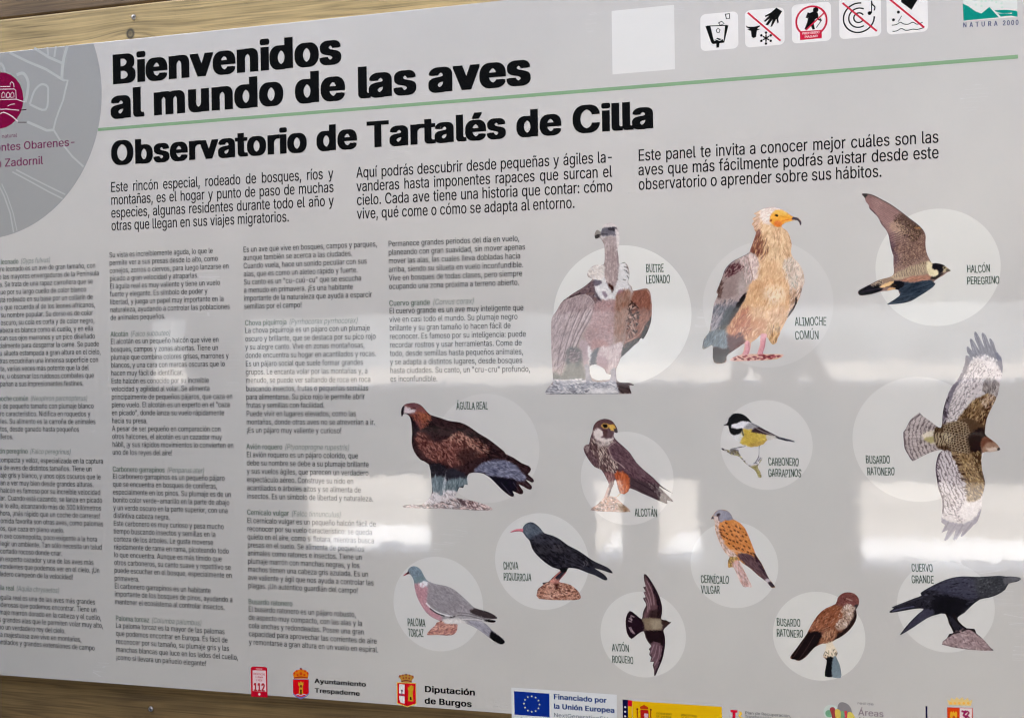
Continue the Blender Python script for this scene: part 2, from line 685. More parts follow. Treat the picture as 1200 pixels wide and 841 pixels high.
slot_blanks(up_open, *UPZ)
slot_blanks(lo_open, *LOZ)
sill_m = plain_mat('white_painted_sill', (0.86, 0.86, 0.85), 0.5, 0, 12, 0.08)
for (a, b_) in up_open:
    MB().box(a, b_, 0.01, -0.20, UPZ[0] - 0.003, UPZ[0] + 0.012).build('sill', sill_m, front)
for (a, b_) in lo_open:
    MB().box(a, b_, 0.01, -0.62, LOZ[0] - 0.003, LOZ[0] + 0.02).build('sill', sill_m, front)

ceil_m = plain_mat('dark_stained_ceiling', (0.05, 0.048, 0.045), 0.8, 0, 5, 0.06)
roof = empty('hide_roof', (0, 0, 3.6))
tag(roof, 'boarded roof over the hide', 'roof')
for k in range(9):
    y1 = 0.2 - k * 0.34
    if k in (1, 2, 3):
        continue                       # gap shaped into the unseen roof to light the panel from above
    MB().box(-3.4, 3.0, y1 - 0.336, y1, 0.0, 0.03).build('roof_board', ceil_m, roof)

ends = empty('added_end_wall', (0, 0, 0))  # added out of view to keep light from the sides off the panel
tag(ends, 'unseen dark end walls added to shut out side light', 'wall')
for xe in (XL - 0.06, XR):
    for k in range(12):
        MB().box(xe + 0.002 * (k % 2), xe + 0.05, DW - 0.04, 0.1, 0.02 + k * 0.30, 0.318 + k * 0.30).build('board', wood_int, ends)

# ground inside and out, and the slope across the valley
grd = plain_mat('dry_limestone_ground', (0.34, 0.31, 0.26), 0.95, 0, 0.7, 0.25)
me = bpy.data.meshes.new('ground')
me.from_pydata([(-600, -600, 0), (600, -600, 0), (600, 600, 0), (-600, 600, 0)], [], [(0, 1, 2, 3)])
tag(link('ground', me, None, grd), 'pale dry ground around the hide', None, None, 'structure')
slab = plain_mat('added_dark_floor', (0.13, 0.13, 0.135), 0.9, 0, 6, 0.2)  # unseen floor, added dark to cut light bounced up at the panel
tag(MB().box(-3.4, 3.0, -2.66, 0.2, 0.002, 0.02).build('floor', slab), 'unseen dark floor added to darken the panel towards its foot', None, None, 'structure')
hill = plain_mat('grey_rock_slope', (0.155, 0.165, 0.165), 0.95, 0, 0.09, 0.6)
v, f = [], []
NX, NY = 60, 14
for j in range(NY):
    for i in range(NX):
        x = -400 + 800 * i / (NX - 1); y = -120 - 25 * j
        z = (j / (NY - 1)) ** 0.8 * 150 + 9 * math.sin(x * 0.021 + j) * (j / NY) + 6 * math.sin(x * 0.067 + j * 2) * (j / NY) - 0.5
        v.append((x, y, z))
for j in range(NY - 1):
    for i in range(NX - 1):
        a = j * NX + i
        f.append((a, a + NX, a + NX + 1, a + 1))
me = bpy.data.meshes.new('hillside'); me.from_pydata(v, [], f); me.update()
tag(link('hillside', me, None, hill), 'grey rocky slope across the valley', None, None, 'structure')

# ================================================================== the information panel
panel = empty('information_panel', (0, 0, EYE))
tag(panel, 'large glossy grey bird information panel in Spanish fixed between pine rails', 'information panel')
bd = MB().box(board_w[0], board_w[1], 0.0, 0.005, -BOT, -TOP)
bd.build('board', board_mat(), panel, bevel=0.0006)

# ------------------------------------------------------------------ picture circles
WHITE = (211, 208, 209)


def circle_from(x0, x1, y0, y1):
    cx, cy = S((x0 + x1) / 2, (y0 + y1) / 2)
    rs = [math.dist(S(*q), (cx, cy)) for q in ((x0, (y0 + y1) / 2), (x1, (y0 + y1) / 2), ((x0 + x1) / 2, y0), ((x0 + x1) / 2, y1))]
    return cx, cy, sum(rs) / 4


CIRCLES = [('griffon vulture', (646.2, 810, 288.5, 449.6), (209, 207, 208)),
           ('Egyptian vulture', (823, 975, 281, 431), (195, 192, 194)),
           ('peregrine falcon', (1024.5, 1172, 245, 381.7), (207, 205, 205)),
           ('golden eagle', (506, 634, 464, 586), (197, 194, 196)),
           ('hobby', (680, 788.8, 505.7, 614.8), (202, 199, 201)),
           ('coal tit', (843.5, 952, 468.8, 573.4), (202, 199, 201)),
           ('flying buzzard', (998.3, 1153, 441, 588), (204, 201, 202)),
           ('chough', (580, 689, 600.5, 714.4), (203, 201, 204)),
           ('wood pigeon', (461, 565, 651.6, 763), (203, 201, 204)),
           ('crag martin', (703.3, 803.2, 693, 793), (203, 201, 203)),
           ('kestrel', (808.9, 911.3, 611, 712), (203, 201, 203)),
           ('perched buzzard', (904.7, 1014, 693.5, 796.3), (205, 203, 204)),
           ('raven', (1050.7, 1165, 657, 764), (203, 201, 203))]
for nm, bb, cc in CIRCLES:
    cx, cy, r = circle_from(*bb)
    fl = Flat().disc(cx, cy, r, cc, n=96)
    fl.build('picture_circle', panel, L_CIRCLE, 'pale circle behind the picture of the ' + nm)

# ------------------------------------------------------------------ wording
BLACK = (22, 20, 20)
SMALL = (14, 12, 14)
LATIN = (112, 120, 114)
LATIN_B = (82, 96, 86)


def baseline_y(p):
    return S(*p)[1]


def headline(name, s, p0, p1, size, spread, c=BLACK, res=5):
    x0, y0 = S(*p0); x1, y1 = S(*p1)
    f = Flat()
    f.text(s, x0, (y0 + y1) / 2, x1 - x0, size, c, 0.0, res=res, spread=spread)
    return f.build(name, panel, L_TOP)


def cap(p_top, p_base):
    return S(*p_base)[1] - S(*p_top)[1]


CAPR = glyphs('H', 1.0)[0][:, 1].max()
print('CAPR', CAPR)
h1 = cap((130, 64.5), (130, 97.3)) / CAPR
headline('headline_text', 'Bienvenidos', (129, 97.3), (400, 75), h1, 0.046)
headline('headline_text', 'al mundo de las aves', (128, 137.3), (622, 100), h1, 0.046)
h2 = cap((435, 145), (435, 174)) / CAPR
headline('headline_text', 'Observatorio de Tartalés de Cilla', (128.5, 192), (765.5, 151.2), h2, 0.043)

# the green rule across the board
x0, y0 = S(115, 152.3); x1, y1 = S(1193, 66.3)
ym = (y0 + y1) / 2
Flat().poly([(x0, ym - 0.0024), (x1, ym - 0.0024), (x1, ym + 0.0024), (x0, ym + 0.0024)], (128, 158, 128)).build('green_rule', panel, L_TOP)


def justified(name, lines, xl, xr_px, y_first, y_last, last_end, size, c=BLACK):
    """lines set to the full column width by stretching the spaces, the last one ragged"""
    f = Flat()
    n = len(lines)
    x0 = S(*xl)[0]
    x1 = S(*xr_px)[0]
    Y0, Y1 = S(*y_first)[1], S(*y_last)[1]
    xe = S(*last_end)[0]
    # set width of the face from the last line
    V, F = glyphs(lines[-1], size, 0.0, 0, 3)
    k = (xe - x0) / V[:, 0].max()
    for i, s in enumerate(lines):
        y = Y0 + (Y1 - Y0) * i / (n - 1)
        if i == n - 1:
            f.text(s, x0, y, xe - x0, size, c, 0.0, res=3, spread=0.008)
            continue
        words = s.split(' ')
        ws = [glyphs(w, size, 0.0, 0, 3) for w in words]
        adv = [w[0][:, 0].max() * k for w in ws]
        gap = ((x1 - x0) - sum(adv)) / (len(words) - 1)
        x = x0
        for (V, F), a in zip(ws, adv):
            V = V.copy(); V[:, 0] = V[:, 0] * k + x; V[:, 1] = y - V[:, 1]
            f.raw(V, F, c)
            V = V.copy(); V[:, 0] += size * 0.012
            f.raw(V, F, c, 2e-6)
            x += a + gap
    return f.build(name, panel, L_TOP)


h3 = cap((750, 175.3), (750, 188.8)) / CAPR
justified('intro_text', ['Este rincón especial, rodeado de bosques, ríos y', 'montañas, es el hogar y punto de paso de muchas',
                         'especies, algunas residentes durante todo el año y', 'otras que llegan en sus viajes migratorios.'],
          (129.5, 225), (390.5, 210), (129.5, 225.3), (129.5, 270.3), (338.5, 258), h3)
justified('intro_text', ['Aquí podrás descubrir desde pequeñas y ágiles la-', 'vanderas hasta imponentes rapaces que surcan el',
                         'cielo. Cada ave tiene una historia que contar: cómo', 'vive, qué come o cómo se adapta al entorno.'],
          (417.3, 208), (716.8, 190), (417.3, 208.6), (417.3, 256.7), (673.3, 240), h3)
justified('intro_text', ['Este panel te invita a conocer mejor cuáles son las', 'aves que más fácilmente podrás avistar desde este',
                         'observatorio o aprender sobre sus hábitos.'],
          (747.4, 189), (1099.3, 160), (747.4, 188.9), (747.4, 222.8), (1033, 205), h3)

LEAD = 0.01193        # line distance of the small text
SZ = LEAD * 0.68 / CAPR
KX = [0.80]


def calibrate():
    a, b_ = S(455, 299)[0], S(615.4, 295)[0]
    V, F = glyphs('planeando con gran suavidad, sin mover apenas', SZ, 0.0)
    KX[0] = (b_ - a) / V[:, 0].max()


calibrate()


def column(blocks, x0px, x1px):
    """blocks: (header, latin, header point, lines, first baseline point, last baseline point)"""
    for head, latin, hp, lines, p0, p1 in blocks:
        f = Flat()
        x0 = S(*p0)[0]
        if head:
            hx, hy = S(*hp)
            V, F = glyphs(head, SZ, 0.0)
            w = V[:, 0].max() * KX[0] * 1.0
            f.text(head, x0, hy, w, SZ, LATIN_B, 0.0, spread=0.016)
            if latin:
                V, F = glyphs(latin, SZ, 0.0, 0.2)
                f.text(latin, x0 + w + 0.0035, hy, V[:, 0].max() * KX[0] * 0.98, SZ, LATIN, 0.0, shear=0.2)
        Y0, Y1 = S(*p0)[1], S(*p1)[1]
        for i, s in enumerate(lines):
            y = Y0 + (Y1 - Y0) * i / max(1, len(lines) - 1)
            V, F = glyphs(s, SZ, 0.0)
            f.text(s, x0, y, V[:, 0].max() * KX[0], SZ, SMALL, 0.0, spread=0.008)
        f.build('body_text', panel, L_TOP)


column([
    (None, None, None, ['Su vista es increíblemente aguda, lo que le', 'permite ver a sus presas desde lo alto, como',
                        'conejos, zorros o ciervos, para luego lanzarse en', 'picado a gran velocidad y atraparlas.',
                        'El águila real es muy valiente y tiene un vuelo', 'fuerte y elegante. Es símbolo de poder y',
                        'libertad, y juega un papel muy importante en la', 'naturaleza, ayudando a controlar las poblaciones',
                        'de animales pequeños.'], (128, 301.8), (129, 375)),
    ('Alcotán', '(Falco subbuteo)', (129.5, 394.5),
     ['El alcotán es un pequeño halcón que vive en', 'bosques, campos y zonas abiertas. Tiene un',
      'plumaje que combina colores grises, marrones y', 'blancos, y una cara con marcas oscuras que lo',
      'hacen muy fácil de identificar.', 'Este halcón es conocido por su increíble',
      'velocidad y agilidad al volar. Se alimenta', 'principalmente de pequeños pájaros, que caza en',
      'pleno vuelo. El alcotán es un experto en el "caza', 'en picado", donde lanza su vuelo rápidamente',
      'hacia su presa.', 'A pesar de ser pequeño en comparación con', 'otros halcones, el alcotán es un cazador muy',
      'hábil, ¡y sus rápidos movimientos lo convierten en', 'uno de los reyes del aire!'], (129.5, 403), (132, 532.5)),
    ('Carbonero garrapinos', '(Periparus ater)', (132, 552.3),
     ['El carbonero garrapinos es un pequeño pájaro', 'que se encuentra en bosques de coníferas,',
      'especialmente en los pinos. Su plumaje es de un', 'bonito color verde-amarillo en la parte de abajo',
      'y un verde oscuro en la parte superior, con una', 'distintiva cabeza negra.',
      'Este carbonero es muy curioso y pasa mucho', 'tiempo buscando insectos y semillas en la',
      'corteza de los árboles. Le gusta moverse', 'rápidamente de rama en rama, picoteando todo',
      'lo que encuentra. Aunque es más tímido que', 'otros carboneros, su canto suave y repetitivo se',
      'puede escuchar en el bosque, especialmente en', 'primavera.', 'El carbonero garrapinos es un habitante',
      'importante de los bosques de pinos, ayudando a', 'mantener el ecosistema al controlar insectos.'], (132, 560.6), (135, 707.3)),
    ('Paloma torcaz', '(Columba palumbus)', (135.5, 726.6),
     ['La paloma torcaz es la mayor de las palomas', 'que podemos encontrar en Europa. Es fácil de',
      'reconocer por su tamaño, su plumaje gris y las', 'manchas blancas que luce en los lados del cuello,',
      '¡como si llevara un pañuelo elegante!'], (135.5, 735), (136.5, 772.5)),
], 128, 281)
column([
    (None, None, None, ['Es un ave que vive en bosques, campos y parques,', 'aunque también se acerca a las ciudades.',
                        'Cuando vuela, hace un sonido peculiar con sus', 'alas, que es como un aleteo rápido y fuerte.',
                        'Su canto es un "cu-cuú-cu" que se escucha', 'a menudo en primavera. ¡Es una habitante',
                        'importante de la naturaleza que ayuda a esparcir', 'semillas por el campo!'], (284.9, 295.6), (286, 362)),
    ('Chova piquirroja', '(Pyrrhocorax pyrrhocorax)', (286.5, 381.4),
     ['La chova piquirroja es un pájaro con un plumaje', 'oscuro y brillante, que se destaca por su pico rojo',
      'y su alegre canto. Vive en zonas montañosas,', 'donde encuentra su hogar en acantilados y rocas.',
      'Es un pájaro social que suele formar grandes', 'grupos. Le encanta volar por las montañas y, a',
      'menudo, se puede ver saltando de roca en roca', 'buscando insectos, frutas o pequeñas semillas',
      'para alimentarse. Su pico rojo le permite abrir', 'frutas y semillas con facilidad.',
      'Puede vivir en lugares elevados, como las', 'montañas, donde otras aves no se atreverían a ir.',
      '¡Es un pájaro muy valiente y curioso!'], (287, 390.2), (288.5, 506.8)),
    ('Avión roquero', '(Ptyonoprogne rupestris)', (288.8, 526),
     ['El avión roquero es un pájaro colorido, que', 'debe su nombre se debe a su plumaje brillante',
      'y sus vuelos ágiles, que parecen un verdadero', 'espectáculo aéreo. Construye su nido en',
      'acantilados o árboles altos y se alimenta de', 'insectos. Es un símbolo de libertad y naturaleza.'], (288.8, 535.3), (289.3, 583.8)),
    ('Cernícalo vulgar', '(Falco tinnunculus)', (289.4, 602.8),
     ['El cernícalo vulgar es un pequeño halcón fácil de', 'reconocer por su vuelo característico: se queda',
      'quieto en el aire, como si flotara, mientras busca', 'presas en el suelo. Se alimenta de pequeños',
      'animales como ratones e insectos. Tiene un', 'plumaje marrón con manchas negras, y los',
      'machos tienen una cabeza gris azulada. Es un', 'ave valiente y ágil que nos ayuda a controlar las',
      'plagas. ¡Un auténtico guardián del campo!'], (289.5, 612.3), (290.8, 688.5)),
    ('Busardo ratonero', None, (291, 707.3),
     ['El busardo ratonero es un pájaro robusto,', 'de aspecto muy compacto, con las alas y la',
      'cola anchas y redondeadas. Posee una gran', 'capacidad para aprovechar las corrientes de aire',
      'y remontarse a gran altura en un vuelo en espiral.'], (291, 716), (291.8, 754.5)),
], 285, 441)
column([
    (None, None, None, ['Permanece grandes periodos del día en vuelo,', 'planeando con gran suavidad, sin mover apenas',
                        'mover las alas, las cuales lleva dobladas hacia', 'arriba, siendo su silueta en vuelo inconfundible.',
                        'Vive en bosques de todas clases, pero siempre', 'ocupando una zona próxima a terreno abierto.'], (454.9, 289), (455.7, 338.8)),
    ('Cuervo grande', '(Corvus corax)', (456, 358.5),
     ['El cuervo grande es un ave muy inteligente que', 'vive en casi todo el mundo. Su plumaje negro',
      'brillante y su gran tamaño lo hacen fácil de', 'reconocer. Es famoso por su inteligencia: puede',
      'recordar rostros y usar herramientas. Come de', 'todo, desde semillas hasta pequeños animales,',
      'y se adapta a distintos lugares, desde bosques', 'hasta ciudades. Su canto, un "cru-cru" profundo,',
      'es inconfundible.'], (456, 367.5), (457, 447)),
], 455, 618)

# first column: only its right part is in view, so its lines are placed by their ends
FIRST = [
    ('Buitre leonado', '(Gyps fulvus)', (58.8, 307.4), (106, 314), (97.7, 451.8), [
        ('El buitre leonado es un ave de gran tamaño, con', 111.6), ('una de las mayores envergaduras de la Península', 115.8),
        ('Ibérica. Se trata de una rapaz carroñera que se', 108.7), ('distingue por su largo cuello de color blanco', 101),
        ('y que está rodeado en su base por un collarín de', 108.7), ('plumas que recuerda al de los leones africanos,', 111.3),
        ('de ahí su nombre popular. Su dorso es de color', 109), ('pardo oscuro, su cola es corta y de color negro,', 110.7),
        ('la cabeza es blanca como el cuello, y en ella', 108.8), ('destacan sus ojos marrones y un pico diseñado', 111.3),
        ('especialmente para desgarrar la carne. Se puede', 116), ('ver su silueta estampada a gran altura en el cielo,', 117.9),
        ('mientras escudriñan una inmensa superficie con', 115), ('su vista, varias veces más potente que la del', 104),
        ('hombre, u observar los ruidosos combates que', 110), ('acompañan a sus impresionantes festines.', 97.7)]),
    ('Alimoche común', '(Neophron percnopterus)', (102.3, 469.3), (107, 478.3), (15.3, 514.3), [
        ('Ave de pequeño tamaño con plumaje blanco', 109.8), ('y negro característico. Nidifica en roquedos y', 105.9),
        ('árboles. Su alimento es la carroña de animales', 111.9), ('muertos, desde ganado hasta pequeños', 92.7), ('mamíferos.', 15.3)]),
    ('Halcón peregrino', '(Falco peregrinus)', (82.8, 532), (112, 543), (85.3, 678.6), [
        ('Ave compacta y veloz, especializada en la captura', 120.7), ('y caza de aves de distintos tamaños. Tiene un', 107.3),
        ('plumaje gris y blanco, y unos ojos oscuros que le', 118), ('ayudan a ver muy bien desde grandes alturas.', 109.6),
        ('Este halcón es famoso por su increíble velocidad', 117.5), ('al volar. Cuando está cazando, se lanza en picado', 119.8),
        ('desde lo alto, alcanzando más de 300 kilómetros', 118.6), ('por hora, ¡más rápido que un coche de carreras!', 117),
        ('Su comida favorita son otras aves, como palomas', 121), ('o patos, que caza en pleno vuelo.', 75.1),
        ('Es un ave cosmopolita, poco exigente a la hora', 113.6), ('de elegir un ambiente. Tan sólo necesita un talud', 119.2),
        ('o un cortado rocoso donde criar.', 72.9), ('Es un experto cazador y una de las aves más', 109.6),
        ('sorprendentes que podemos ver en el cielo. ¡Un', 116.4), ('verdadero campeón de la velocidad!', 85.3)]),
    ('Águila real', '(Aquila chrysaetos)', (69.3, 694.3), (105, 707.5), (108, 761.5), [
        ('El águila real es una de las aves más grandes', 111.5), ('y poderosas que podemos encontrar. Tiene un', 113),
        ('plumaje marrón dorado en la cabeza y el cuello,', 118.4), ('y unas grandes alas que le permiten volar muy alto,', 120.7),
        ('como un verdadero rey del cielo.', 76.6), ('Esta majestuosa ave vive en montañas,', 95.4),
        ('acantilados y grandes extensiones de campo', 111)]),
]
for head, latin, hp, p0, p1, lines in FIRST:
    f = Flat()
    Y0, Y1 = S(*p0)[1], S(*p1)[1]
    V, F = glyphs(latin, SZ, 0.0, 0.2)
    wl = V[:, 0].max() * KX[0] * 0.98
    V, F = glyphs(head, SZ, 0.0)
    wh = V[:, 0].max() * KX[0]
    hx, hy = S(*hp)
    f.text(latin, hx - wl, hy, wl, SZ, LATIN, 0.0, shear=0.2)
    f.text(head, hx - wl - 0.0035 - wh, hy, wh, SZ, LATIN_B, 0.0, spread=0.016)
    for i, (s, xe) in enumerate(lines):
        y = Y0 + (Y1 - Y0) * i / (len(lines) - 1)
        xr = S(xe, p0[1] + (p1[1] - p0[1]) * i / (len(lines) - 1))[0]
        V, F = glyphs(s, SZ, 0.0)
        w = V[:, 0].max() * KX[0]
        f.text(s, xr - w, y, w, SZ, SMALL, 0.0, spread=0.008)
    f.build('body_text', panel, L_TOP)

# ------------------------------------------------------------------ bird names, tall hand-drawn capitals
NAMEC = (56, 76, 64)


def caption(rows, caph):
    """rows: (text, left point, right point); first letter a little larger"""
    f = Flat()
    for s, p0, p1 in rows:
        x0, y0 = S(*p0); x1, _ = S(*p1)
        hgt = abs(S(p0[0], p0[1])[1] - S(p0[0], p0[1] - caph)[1])
        size = hgt / CAPR
        words = s
        V, F = glyphs(words, size, 0.0, 0, 3)
        # condensed and slightly uneven like brush lettering
        rnd = random.Random(s)
        V = V.copy()
        V[:, 0] *= (x1 - x0) / V[:, 0].max()
        V[:, 1] += 0.0004 * np.sin(V[:, 0] * 260 + rnd.random() * 6)
        V[:, 0] += 0.0003 * np.sin(V[:, 1] * 400 + V[:, 0] * 90)
        V[:, 0] += x0; V[:, 1] = y0 - V[:, 1]
        f.raw(V, F, NAMEC)
        V = V.copy(); V[:, 0] += hgt * 0.032       # brush weight
        f.raw(V, F, NAMEC, 2e-6)
    f.build('caption_text', panel, L_TOP)


for rows, ch in [
    ([('BUITRE', (756.9, 319.3), (777.5, 318)), ('LEONADO', (756.9, 332.3), (784.9, 331))], 9.6),
    ([('ALIMOCHE', (931.3, 381.9), (968, 380)), ('COMÚN', (931.3, 397.6), (958.8, 396))], 10.0),
    ([('HALCÓN', (1132.9, 319.8), (1159.6, 318)), ('PEREGRINO', (1132.9, 333.6), (1170.9, 332))], 9.0),
    ([('ÁGUILA REAL', (534.7, 479.7), (571.7, 479.7))], 8.8),
    ([('ALCOTÁN', (743.8, 604.5), (769.7, 604.5))], 9.2),
    ([('CARBONERO', (899.9, 545.2), (935.9, 545.8)), ('GARRAPINOS', (899.9, 558.3), (938.8, 559))], 9.2),
    ([('CHOVA', (589.6, 666.5), (607, 667)), ('PIQUIRROJA', (590, 679.4), (622.5, 680.2))], 8.8),
    ([('PALOMA', (477.5, 732.8), (498.2, 733.5)), ('TORCAZ', (478.3, 745.2), (496, 745.8))], 9.2),
    ([('AVIÓN', (717, 762.2), (736.6, 763)), ('ROQUERO', (717.2, 775.8), (742, 776.8))], 8.6),
    ([('CERNÍCALO', (820.9, 682.6), (854, 683.4)), ('VULGAR', (821.4, 694.6), (843.3, 695.2))], 9.2),
    ([('BUSARDO', (1014.3, 542.8), (1042.6, 543.4)), ('RATONERO', (1016, 556.4), (1048.2, 557.2))], 9.2),
    ([('BUSARDO', (910, 732.8), (937.8, 734)), ('RATONERO', (910, 745.2), (941, 746.6))], 9.0),
    ([('CUERVO', (1067.7, 669), (1092.8, 670)), ('GRANDE', (1067.7, 682.5), (1094, 683.6))], 9.2),
]:
    caption(rows, ch)

# ================================================================== printed bird pictures
def catmull(P, k=4, closed=True):
    P = np.asarray(P, float)
    n = len(P)
    out = []
    rng = range(n) if closed else range(n - 1)
    for i in rng:
        if closed:
            a, b_, c, d = P[(i - 1) % n], P[i], P[(i + 1) % n], P[(i + 2) % n]
        else:
            a, b_, c, d = P[max(i - 1, 0)], P[i], P[i + 1], P[min(i + 2, n - 1)]
        for t in np.arange(k) / k:
            out.append(0.5 * ((2 * b_) + (c - a) * t + (2 * a - 5 * b_ + 4 * c - d) * t * t + (3 * b_ - a - 3 * c + d) * t ** 3))
    if not closed: out.append(P[-1])
    return np.array(out)


def seg_dist(Q, P, closed=True):
    """distance of points Q to polyline P, plus inside test"""
    A = P
    B = np.roll(P, -1, 0) if closed else P[1:]
    if not closed: A = P[:-1]
    best = np.full(len(Q), 1e9)
    inside = np.zeros(len(Q), bool)
    for a, b_ in zip(A, B):
        ab = b_ - a
        L2 = ab @ ab + 1e-12
        t = np.clip(((Q - a) @ ab) / L2, 0, 1)
        d = Q - a - t[:, None] * ab
        best = np.minimum(best, (d * d).sum(1))
        if closed:
            c = ((a[1] > Q[:, 1]) != (b_[1] > Q[:, 1]))
            if c.any():
                xx = a[0] + (Q[:, 1] - a[1]) / (b_[1] - a[1] + 1e-12) * ab[0]
                inside ^= c & (Q[:, 0] < xx)
    return np.sqrt(best), inside


def vnoise(u, v, seed=0):
    iu, iv = np.floor(u).astype(np.int64), np.floor(v).astype(np.int64)
    fu, fv = u - iu, v - iv
    fu = fu * fu * (3 - 2 * fu); fv = fv * fv * (3 - 2 * fv)

    def h(a, b_):
        n = (a * 374761393 + b_ * 668265263 + seed * 974634777) & 0x7fffffff
        n = ((n ^ (n >> 13)) * 1274126177) & 0x7fffffff
        return ((n ^ (n >> 16)) & 0xffff) / 65535.0
    return (h(iu, iv) * (1 - fu) + h(iu + 1, iv) * fu) * (1 - fv) + (h(iu, iv + 1) * (1 - fu) + h(iu + 1, iv + 1) * fu) * fv


class Bird:
    """a printed photograph of a bird: one flat cut-out, painted vertex by vertex"""
    STEP = 0.62

    def __init__(self, name, label, base, seed=1):
        self.name, self.label, self.base = name, label, base
        self.ops = []
        self.fr = (0, 0, 1.0)
        self.rnd = np.random.RandomState(seed)
        self.outs = []
        self.sat = 0.82
        self.warm = (0, 0, 0)
        self.holes = []

    def frame(self, ox, oy, s):
        self.fr = (ox, oy, s); return self

    def c(self, pts):
        p = np.asarray(pts, float).reshape(-1, 2)
        return p / self.fr[2] + np.array(self.fr[:2])

    def outline(self, *parts, smooth=True, k=3):
        """parts: ((frame), pts) pieces joined in order"""
        P = np.vstack([np.asarray(p, float).reshape(-1, 2) / f[2] + np.array(f[:2]) for f, p in parts])
        self.outs.append(catmull(P, k) if smooth else P)
        return self

    def reg(self, pts, colr, soft=0.7, alpha=1.0, smooth=True):
        soft = soft * 1.35 + 0.1
        P = self.c(pts)
        if smooth: P = catmull(P, 3)

        def op(Q, C):
            lo, hi = P.min(0) - soft * 2, P.max(0) + soft * 2
            m = ((Q > lo) & (Q < hi)).all(1)
            if not m.any(): return
            q = Q[m]
            wa = np.c_[vnoise(q[:, 0] * 0.9, q[:, 1] * 0.9, 41) - 0.5, vnoise(q[:, 0] * 0.9, q[:, 1] * 0.9, 57) - 0.5]
            wb = np.c_[vnoise(q[:, 0] * 0.3, q[:, 1] * 0.3, 61) - 0.5, vnoise(q[:, 0] * 0.3, q[:, 1] * 0.3, 67) - 0.5]
            d, ins = seg_dist(q + (wa * 1.5 + wb * 1.2) * min(1.0, soft * 0.7), P)
            sd = np.where(ins, d, -d)
            w = np.clip(sd / (2 * soft) + 0.5, 0, 1)
            w = (w * w * (3 - 2 * w) * alpha)[:, None]
            C[m] = C[m] * (1 - w) + np.array(colr, float) * w
        self.ops.append(op)
        return self

    def line(self, pts, w, colr, alpha=1.0, soft=0.4, smooth=True, taper=False):
        P = self.c(pts)
        if smooth and len(P) > 2: P = catmull(P, 3, False)
        w_ = w

        def op(Q, C):
            lo, hi = P.min(0) - w_ - 2, P.max(0) + w_ + 2
            m = ((Q > lo) & (Q < hi)).all(1)
            if not m.any(): return
            d, _ = seg_dist(Q[m], P, False)
            k = np.clip((w_ / 2 + soft - d) / (2 * soft), 0, 1)[:, None] * alpha
            C[m] = C[m] * (1 - k) + np.array(colr, float) * k
        self.ops.append(op)
        return self

    def lines(self, many, w, colr, alpha=1.0, soft=0.4):
        for p in many: self.line(p, w, colr, alpha, soft)
        return self

    def flecks(self, pts, n, ln, w, ang, cols, alpha=0.8, jit=12, soft=0.35, fan=None):
        """n short feather strokes inside an area; ang in degrees (0 right, 90 down); fan=(x,y) radiates from a point"""
        P = catmull(self.c(pts), 3)
        n, w, ln = int(n * 1.9), w * 0.74, ln * 0.8
        lo, hi = P.min(0), P.max(0)
        fanp = self.c([fan])[0] if fan is not None else None
        R_ = self.rnd
        cand = lo + R_.rand(n * 6, 2) * (hi - lo)
        _, ins = seg_dist(cand, P)
        cand = cand[ins][:n]
        cs = [cols] if isinstance(cols[0], (int, float)) else cols
        st = []
        for q in cand:
            a = math.radians((math.degrees(math.atan2(q[1] - fanp[1], q[0] - fanp[0])) if fanp is not None else ang) + R_.randn() * jit)
            L = ln * (0.6 + 0.8 * R_.rand())
            st.append((q, np.array([math.cos(a), math.sin(a)]), L, w * (0.7 + 0.6 * R_.rand()), cs[R_.randint(len(cs))]))

        def op(Q, C):
            for q, t, L, ww, cc in st:
                m = (np.abs(Q[:, 0] - q[0]) < L) & (np.abs(Q[:, 1] - q[1]) < L)
                if not m.any(): continue
                D = Q[m] - q
                u = D @ t; v = D[:, 1] * t[0] - D[:, 0] * t[1]
                half = ww / 2 * np.clip(1 - (np.abs(u) / (L / 2)) ** 2, 0, 1)
                k = np.clip((half + soft - np.abs(v)) / (2 * soft), 0, 1) * (np.abs(u) < L / 2) * alpha
                k = k[:, None]
                C[m] = C[m] * (1 - k) + np.array(cc, float) * k
        self.ops.append(op)
        return self

    def hole(self, pts):
        self.holes.append(self.c(pts)); return self

    def _mask(self, pts, soft):
        P = catmull(self.c(pts), 3)

        def f(Q):
            d, ins = seg_dist(Q, P)
            return np.clip(np.where(ins, d, -d) / (2 * soft) + 0.5, 0, 1)
        return f

    def bars(self, pts, ang, wl, duty, colr, alpha=0.8, wob=0.3, soft=0.6, seed=0, fan=None, wob_f=0.35):
        """stripes whose normal points along ang; with fan=(x,y) they run as arcs round that point"""
        mf = self._mask(pts, soft)
        a = math.radians(ang)
        fanp = self.c([fan])[0] if fan is not None else None

        def op(Q, C):
            m = mf(Q)
            if fanp is not None:
                u = np.hypot(Q[:, 0] - fanp[0], Q[:, 1] - fanp[1])
            else:
                u = Q[:, 0] * math.cos(a) + Q[:, 1] * math.sin(a)
            ph = u / wl + wob * (vnoise(Q[:, 0] * wob_f, Q[:, 1] * wob_f, seed) - 0.5) * 2
            s = 0.5 + 0.5 * np.cos(2 * np.pi * ph)
            k = np.clip((s - (1 - duty)) / 0.35, 0, 1)
            k = (k * m * alpha)[:, None]
            C[:] = C * (1 - k) + np.array(colr, float) * k
        self.ops.append(op)
        return self

